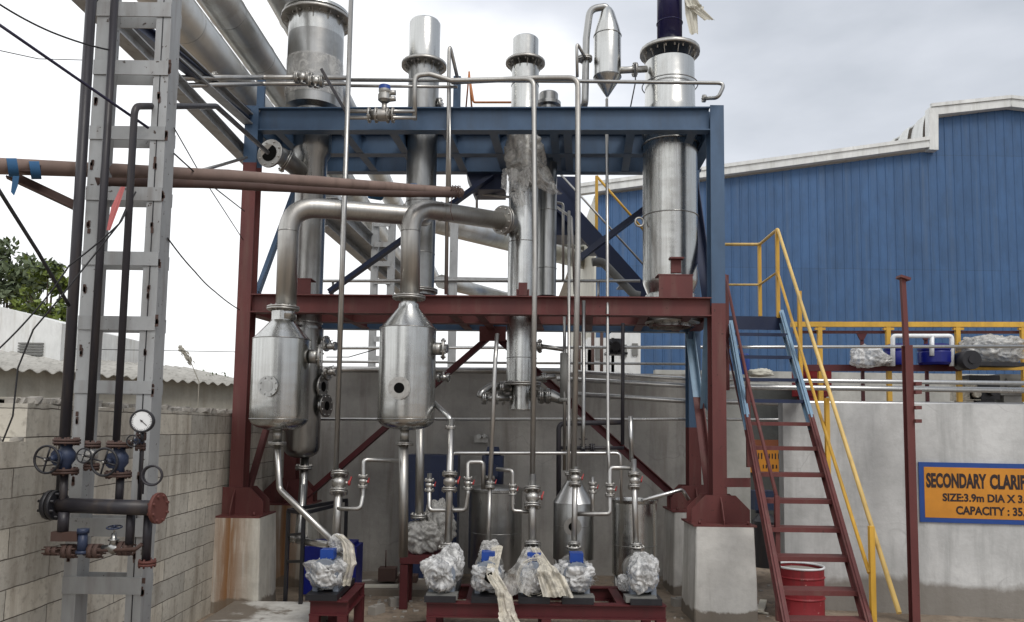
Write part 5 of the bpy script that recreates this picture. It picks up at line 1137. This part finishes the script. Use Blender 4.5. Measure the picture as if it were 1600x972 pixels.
# valves & pumps lines
YPU = 7.95
def pline(label, top, bot, wd, vy, Yt=8.3, Yb=8.05, side=X, mat='tube_steel'):
    a, b3 = P(*top, Yt), P(*bot, Yb); r = R(wd, Yb); vp = a.lerp(b3, (vy - top[1]) / (bot[1] - top[1]))
    return pipe('pump_riser', label, [b3, a], r, mat, valves=[(vp, (a - b3), side)], flanges=[(b3, a - b3)], group='pump riser lines')
pline('riser with red handled valve above the leftmost pump', (531, 740), (524, 852), 13, 755)
pline('riser above the second pump carrying a pink handled valve', (705, 655), (700, 852), 11, 755)
pline('thin riser above the third pump with steel valve', (766, 740), (763, 852), 7, 755)
pline('riser above the fourth pump with tall steel valve', (832, 742), (832, 850), 12, 778)
pline('riser above the fifth pump with cone shaped valve', (899, 730), (897, 850), 9, 748)
pline('riser above the rightmost pump with tall narrow valve', (990, 718), (994, 852), 9, 752)
pipe('bypass_pipe', 'bypass loop with red handled valve right of the leftmost riser', PP([(527, 795, 8.15), (563, 795, 8.15), (567, 775, 8.2), (568, 718, 8.25), (622, 720, 8.4)]), R(7, 8.2), bend=.05, valves=[(P(567, 752, 8.2), Z, (1, -.3, 0))])
pipe('bypass_pipe', 'bypass with white bodied valve behind the second pump riser', PP([(671, 740, 8.3), (671, 797, 8.2), (727, 797, 8.2), (731, 770, 8.2), (731, 722, 8.3), (755, 722, 8.3), (755, 765, 8.3)]), R(7, 8.2), bend=.04, valves=[(P(671, 758, 8.27), Z, (1, -.3, 0)), (P(731, 755, 8.22), Z, (1, -.3, 0))])
pipe('bypass_pipe', 'short bypass loop between third and fourth pump risers', PP([(776, 733, 8.3), (801, 735, 8.2), (801, 798, 8.2), (830, 800, 8.2)]), R(6, 8.2), bend=.04, valves=[(P(801, 765, 8.2), Z, (1, -.3, 0))])
pipe('bypass_pipe', 'low level bypass joining the fifth riser to the right loop', PP([(898, 803, 8.2), (953, 803, 8.2), (953, 731, 8.3), (990, 731, 8.3)]), R(7, 8.2), bend=.04, valves=[(P(953, 765, 8.22), Z, (1, -.3, 0))])
pipe('bypass_pipe', 'stub with steel valve rising from the low bypass beside the conical tank', PP([(926, 803, 8.22), (926, 745, 8.3)]), R(6, 8.2), valves=[(P(926, 762, 8.28), Z, (1, -.3, 0))])
pipe('cross_header', 'white looking header pipe running level above all pump valves', PP([(705, 745, 8.6), (705, 708, 8.6), (969, 708, 8.6), (971, 785, 8.6)]), R(5, 8.6), 'steel_bright', bend=.06)
pipe('drain_pipe', 'thin pipe rising right toward the rear pedestal and hooking down', PP([(1003, 782, 8.9), (1066, 765, 9.1), (1076, 781, 9.1)]), R(6, 9), 'steel_bright', bend=.05)
pipe('drain_pipe', 'pipe dropping from the left separator then slanting to the leftmost pump', [V((xa_ - .01, YA, P(437, 690, YA).z)), P(437, 765, 8.5), P(525, 850, 8.0)], R(10, 8.4), 'tube_steel', bend=.1)
pipe('drain_pipe', 'short slanted bright pipe from the left drop line to the pump suction', PP([(466, 845, 8.9), (520, 852, 8.15)]), R(11, 8.5), 'steel_bright')
pipe('drain_pipe', 'vertical drop pipe below the first column to floor level', PP([(477, 714, YC), (474, 760, 9.6), (467, 845, 9.0)]), R(13, 9.4), 'steel_dark', flanges=[(P(475, 730, 9.7), Z), (P(466, 842, 9.0), Z)])
pipe('drain_pipe', 'vertical drop pipe below the right separator to near the floor', [V((xb_ - .02, YV, P(632, 690, YV).z)), P(630, 870, 8.45), ], R(15, 8.45), 'steel_matte')
pipe('drain_pipe', 'second drop pipe behind the right separator ending at the dark pump', PP([(657, 640, 9.4), (655, 806, 9.3)]), R(13, 9.3), 'steel_matte', flanges=[(P(655, 806, 9.3), Z)])
pipe('slant_pipe', 'slanting steel pipe from the right separator side to the second pump riser', PP([(676, 628, 8.5), (703, 653, 8.3), (704, 670, 8.3)]), R(8, 8.4), 'steel_bright', flanges=[(P(704, 668, 8.3), Z)])
for px, py, l7 in ((516, 541, 'small nozzle valve left of the first front pipe at sky level'), (517, 581, 'small nozzle valve by the first column just above the wall top'), (693, 590, 'small dark valve right of the right separator at wall top'), (690, 545, 'bright flanged nozzle end right of the right separator')):
    a = P(px, py, 9.3); g9 = thing('nozzle_valve', l7, 'valve', a - Z * .05, 'small nozzle valves'); valve(g9, a, X + V((0, -.2, 0)), .026, V((0, -.3, 1)), 'steel_matte' if px != 693 else 'steel_dark', 'steel_dark', .12)
# side pipework of third column
m = MB().tube(PP([(795, 606, 9.6), (765, 604, 9.5), (752, 614, 9.4), (750, 622, 9.4)]), .045, .1); 
for px, py in ((784, 606), (770, 605)): m.flange(P(px, py, 9.55), X, .08, .02, True, 8)
m.tube(PP([(795, 622, 9.5), (760, 622, 9.4)]), .04); m.flange(P(775, 622, 9.45), X, .08, .02, True, 8); m.flange(P(757, 622, 9.4), X, .08, .02, True, 8); solid('flanged_elbow', m, 'steel_dark', 'dark flanged elbow cluster left of the third column foot', 'pipe fitting')
m = MB().sweep(PP([(840, 620, 9.5), (862, 618, 9.5), (876, 624, 9.45), (886, 628, 9.4)]), [.05, .075, .06, .03], 14)
for px in (846, 856): m.flange(P(px, 619, 9.5), X, .095, .02, True, 8)
m.tube(PP([(838, 592, 9.6), (868, 588, 9.6)]), .03); m.flange(P(850, 590, 9.6), X, .06, .02, True, 6); g = MB().tube(PP([(838, 540, 9.6), (880, 546, 9.5)]), .028); g.flange(P(842, 541, 9.6), X, .06, .02, True, 6); solid('flanged_stub', g, 'steel_dark', 'short dark flanged stub right of the third column under the deck', 'pipe fitting'); solid('flanged_elbow', m, 'steel_dark', 'dark reducer and flange cluster right of the third column foot', 'pipe fitting')

# ================================================================== PUMPS
def skid(label, px0, px1, zt8, y0, y1, legs, mat='red_dark', slabs=0):
    a, b3 = P(px0, 935, y0).x, P(px1, 935, y0).x; root = thing('pump_skid', label, 'skid', V(((a + b3) / 2, (y0 + y1) / 2, 0)), 'pump skids'); h = .14
    for yy in (y0, y1): MB().ibeam((a, yy, zt8 - h / 2), (b3, yy, zt8 - h / 2), .09, h).build('rail', mat, root)
    n = slabs or 2
    for k in range(n):
        x = a + .05 + (b3 - a - .1) * k / (n - 1); MB().ibeam((x, y0 + .05, zt8 - h / 2 - .002), (x, y1 - .05, zt8 - h / 2 - .002), .09, h - .006).build('cross_member', mat, root)
    for x in legs:
        xx = a + .05 + (b3 - a - .1) * x
        for yy in (y0, y1): MB().ibeam((xx, yy, 0), (xx, yy, zt8 - h - .001), .09, .10, Yd).build('leg', mat, root)
    return root
ZS = .44
skid('long red pump skid carrying five wrapped pumps', 667, 1040, ZS, 7.55, 8.35, (0, .5, 1), slabs=7)
skid('short red skid carrying the single leftmost pump', 485, 545, ZS, 7.55, 8.35, (0, 1), slabs=2)
def pump(px, label, seed, scale=1.0, blue=True, yoff=0):
    c = P(px, 885, 7.75); x = c.x; root = thing('transfer_pump', label, 'pump', V((x, 7.9, ZS)), 'wrapped transfer pumps')
    MB().box((x, 7.92, ZS + .03), (.30, .86, .055)).build('base_plate', 'black_paint', root)
    m = MB(); zc = ZS + .24; m.cyl((x, 7.62, zc), (x, 7.92, zc), .118 * scale, None, 28); m.cyl((x, 7.57, zc), (x, 7.62, zc), .135 * scale, .138 * scale, 28)
    for k in range(20): t = 2 * math.pi * k / 20; m.bar((x + math.cos(t) * .125 * scale, 7.64, zc + math.sin(t) * .125 * scale), (x + math.cos(t) * .125 * scale, 7.9, zc + math.sin(t) * .125 * scale), .01, .02, V((math.cos(t), 0, math.sin(t))))
    m.box((x - .1, 7.75, ZS + .09), (.05, .2, .07)); m.box((x + .1, 7.75, ZS + .09), (.05, .2, .07)); m.build('motor', 'motor_grey', root)
    MB().cyl((x, 7.555, zc), (x, 7.57, zc), .07, None, 20).build('fan_cover', 'black_paint', root)
    m = MB().cyl((x, 8.0, zc), (x, 8.1, zc), .15, None, 28); m.cyl((x, 7.92, zc), (x, 8.0, zc), .08, None, 20); m.cyl((x, 8.05, zc), (x, 8.05, P(px, 852, 8.05).z), .04, None, 16); m.flange((x, 8.05, P(px, 852, 8.05).z - .02), Z, .08, .018, False, 8)
    m.cyl((x, 8.1, zc), (x, 8.28, zc), .05, None, 16); m.flange((x, 8.28, zc), Yd, .09, .02, True, 8); m.build('casing', 'steel_matte', root)
    if blue: MB().box((x, 7.74, zc + .165 * scale), (.13, .14, .09)).build('terminal_box', 'motor_blue', root)
    return root, V((x, 7.75, zc))
def wrap(root, c, rx, ry, rz, seed, mat='film', amp=.26, squash=None):
    rx, ry, rz = rx * .78, ry * .92, rz * .90; crumple('plastic_wrap', None, None, c, rx, ry, rz, mat, seed, amp, 46, root, squash)
def topcut(d): return 1.0 if d.z < .55 else 1.0 - (d.z - .55) * .75
p1_, q = pump(513, 'leftmost pump, wrapped in bluish white plastic with blue motor box', 1); wrap(p1_, q + V((.0, .0, -.01)), .235, .27, .185, 1.3, squash=topcut)
ribbon('plastic_wrap', None, None, PP([(528, 835, 7.85), (545, 850, 7.8), (548, 880, 7.75), (540, 915, 7.7)]), [.08, .12, .12, .09], 'film_cream', 5, 3, p1_)
wrap(p1_, P(527, 848, 7.9), .10, .09, .10, 17, 'film')
p2_, q = pump(692, 'second pump, bundled in bulky white plastic hiding its blue box', 2, blue=False); wrap(p2_, q + V((-.02, -.02, .0)), .22, .28, .20, 2.1); wrap(p2_, q + V((.07, .12, .07)), .16, .2, .2, 6.2)
p3_, q = pump(763, 'third pump, blue box exposed with a long twisted plastic tail', 3); wrap(p3_, q + V((0, -.02, -.02)), .20, .26, .17, 3.7, squash=topcut); wrap(p3_, P(766, 862, 7.9), .13, .12, .13, 8.2, 'film_thin')
MB().prism([q + V((-.02, -.30, .03)), q + V((.04, -.30, .06)), q + V((.06, -.30, .0)), q + V((.02, -.30, -.05)), q + V((-.03, -.30, -.01))], (0, .01, 0)).build('wrap_opening', 'hole_black', p3_)
ribbon('plastic_wrap', None, None, PP([(778, 852, 7.85), (768, 895, 7.45), (786, 925, 7.35), (792, 960, 7.25), (815, 1000, 7.1)]), [.10, .13, .13, .15, .2], 'film_cream', 2, 4, p3_)
p4_, q = pump(834, 'fourth pump, shrouded in a tent of plastic spreading both sides', 4); wrap(p4_, q + V((.0, -.02, -.02)), .21, .25, .17, 4.4, squash=topcut)
ribbon('plastic_wrap', None, None, PP([(830, 855, 7.8), (815, 890, 7.5), (806, 928, 7.45)]), [.12, .24, .3], 'film_thin', 5, 5, p4_); ribbon('plastic_wrap', None, None, PP([(836, 856, 7.75), (855, 890, 7.5), (874, 932, 7.42)]), [.08, .2, .28], 'film_cream', 8, 5, p4_)
m = MB()
for k in range(5): m.torus(q + V((0, -.12 - k * .01, -.01)), V((.1 * k, -1, .1)), .10 + k * .02, .006, 30, 5)
m.build('plastic_cord', 'film_cream', p4_)
p5_, q = pump(900, 'fifth pump, widest white wrapping with grey base block', 5); wrap(p5_, q + V((.0, 0, .0)), .24, .25, .175, 5.5, squash=topcut); wrap(p5_, q + V((-.17, .05, -.03)), .11, .13, .13, 9.1)
p6_, q = pump(1003, 'rightmost pump, tall plastic bag wrapping without a visible blue box', 6, blue=False); wrap(p6_, q + V((.0, -.02, .03)), .19, .26, .21, 6.9); wrap(p6_, q + V((-.16, .1, -.1)), .09, .1, .09, 3.1)
for pr_, px in ((p5_, 905), (p6_, 1003), (p2_, 690)): a = P(px, 912, 7.5); MB().box((a.x, 7.6, ZS + .045), (.30, .16, .05)).build('base_block', 'grey_box', pr_)

# dark wrapped pump behind and its red stand
a = P(662, 838, 9.3); dpw = thing('wrapped_pump', 'large grey plastic wrapped pump on a red stand behind the second pump', 'pump', V((a.x, 9.3, 0)))
crumple('plastic_wrap', None, None, a, .22, .22, .19, 'film_grey', 31, .3, 36, dpw); crumple('plastic_wrap', None, None, P(688, 815, 9.4), .17, .2, .26, 'film_grey', 33, .4, 30, dpw)
m = MB(); zz = P(660, 870, 9.3).z
m.box((a.x, 9.35, zz), (.5, .5, .1)); 
for sx in (-.2, .2):
    for sy in (-.2, .2): m.box((a.x + sx, 9.35 + sy, zz / 2 - .03), (.09, .09, zz - .06))
m.build('stand', 'red_dark', dpw)
a = P(675, 800, 10.6); m = MB().box((a.x, 10.8, .86), (.68, .5, 1.72)); m.box((a.x - .1, 10.54, .95), (.4, .02, 1.1)); m.box((a.x + .28, 10.53, 1), (.03, .03, .12)); solid('control_cabinet', m, 'navy', 'dark navy cabinet against the wall behind the second pump', 'cabinet')
m = MB(); a = P(770, 735, 10.6); m.cyl(a - Z * .25, a + Z * .2, .15, None, 20); m.cyl(a + Z * .2, a + Z * .32, .11, .08, 16); m.box(a + V((.0, -.16, .0)), (.14, .06, .14)); m.cyl(a - Z * .35, a - Z * .25, .17, None, 20); m.cyl(a + V((0, -.2, .05)), a + V((0, -.14, .05)), .05); m.box((a.x, a.y, (a.z - .35) / 2), (.24, .2, a.z - .35)); solid('agitator_motor', m, 'navy', 'upright navy motor on the wall behind the third pump riser', 'motor')
m = MB().tube(PP([(745, 682, 11.2), (762, 682, 11.2)]), .02); m.cyl(P(748, 682, 11.25), P(748, 682, 11.05), .035); m.cyl(P(757, 681, 11.25), P(757, 681, 11.05), .03); m.box(P(752, 686, 11.3), (.2, .04, .1)); solid('wall_tap', m, 'steel_dark', 'small dark wall fitting high behind the third pump riser', 'fitting')
# angle iron stand and blue drum
g = thing('angle_stand', 'black angle iron stand against the wall left of the leftmost pump', 'stand', V((P(500, 880, 9.8).x, 9.8, 0)))
xa9, xb9 = P(445, 850, 9.0).x, P(558, 850, 10.4).x; zz = P(520, 782, 10.2).z
for x, y in ((P(449, 850, 8.95).x, 8.95), (P(473, 850, 8.7).x, 8.7), (P(541, 800, 10.3).x, 10.3), (P(524, 830, 9.6).x, 9.6)): MB().bar((x, y, 0), (x, y, zz), .04, .04, Yd).build('leg', 'black_paint', g)
for q0, q1 in (((P(449, 850, 8.95).x, 8.95), (P(541, 800, 10.3).x, 10.3)), ((P(473, 850, 8.7).x, 8.7), (P(524, 830, 9.6).x, 9.6)), ((P(449, 850, 8.95).x, 8.95), (P(473, 850, 8.7).x, 8.7))):
    MB().bar((*q0, zz), (*q1, zz), .04, .04).build('top_rail', 'black_paint', g)
for z in (.55, .85): MB().bar((P(449, 850, 8.95).x, 8.95, z), (P(473, 850, 8.7).x, 8.7, z + .05), .03, .03).build('rung', 'black_paint', g)
a = P(522, 875, 9.9); m = MB().box((a.x, 9.9, .32), (.64, .42, .58)); m.box((a.x, 9.9, .63), (.54, .34, .04)); solid('blue_drum', m, 'drum_blue', 'bright blue plastic drum lying by the wall behind the leftmost pump', 'drum')
a = P(606, 893, 10.2); m = MB().box((a.x, 10.2, .2), (.22, .2, .16)); m.cyl((a.x - .03, 10.2, .28), (a.x - .03, 10.2, .5), .008); m.box((a.x + .25, 10.3, .13), (.25, .2, .08)); solid('brown_box', m, 'rusty', 'small reddish brown box on the floor slab by the back wall', 'box')
# debris
m = MB()
for i in range(420):
    x = random.uniform(-2.3, 3.6); y = random.uniform(7.3, 11.2); s = random.uniform(.008, .035)
    m.box((x, y, s * .3), (s * random.uniform(.6, 2.4), s, s * .6), Matrix.Rotation(random.uniform(0, 3), 3, 'Z') @ Matrix.Rotation(random.uniform(-.3, .3), 3, 'X'))
o = m.build('gravel', 'rubble', kind='stuff')
for k, (pts, l7) in enumerate((([(485, 932, 8.6), (560, 942, 8.3), (668, 940, 8.5)], 'thin dark hose lying across the floor between the two skids'), ([(1178, 905, 9.6), (1195, 915, 9.4), (1175, 925, 9.2), (1200, 930, 9.1)], 'tangled pale wire on the floor beside the red drum'))):
    pw = [V((P(a_, b_, c_).x, c_, .014)) for a_, b_, c_ in pts]; solid('hose', MB().tube(pw, .012, .1, 8), 'rusty' if k == 0 else 'cloth_white', l7, 'hose')
for px, Yq, an, l7 in ((622, 9.3, .4, 'loose grey block lying left of the wrapped pump stand'), (590, 8.9, 1.1, 'loose broken block on the bare floor between the two skids'), (1062, 9.5, .2, 'loose block at the foot of the rear right pedestal'), (850, 9.1, .8, 'loose block on the floor behind the long skid')):
    a = P(px, 900, Yq); m = MB(); Mz = Matrix.Rotation(an, 3, 'Z'); m.box((a.x, Yq, .045), (.19, .1, .09), Mz); m.box((a.x + .02, Yq + .01, .092), (.12, .06, .02), Mz); solid('loose_block', m, 'rubble', l7, 'block')
m = MB()
for (px, Yq, ln, an) in ((560, 9.9, 1.0, .05), (1190, 9.4, .6, 1.2), (1050, 8.4, .5, .2)):
    a = P(px, 900, Yq); m = MB().box((a.x, Yq, .035 if px != 560 else .1), (ln, .08, .03), Matrix.Rotation(an, 3, 'Z')); solid('plank', m, 'cloth_white', {560: 'pale board lying on the slab beside the brown box', 1190: 'short pale board on the floor left of the red drum', 1050: 'short pale board on the floor before the rear right pedestal'}[px], 'board')
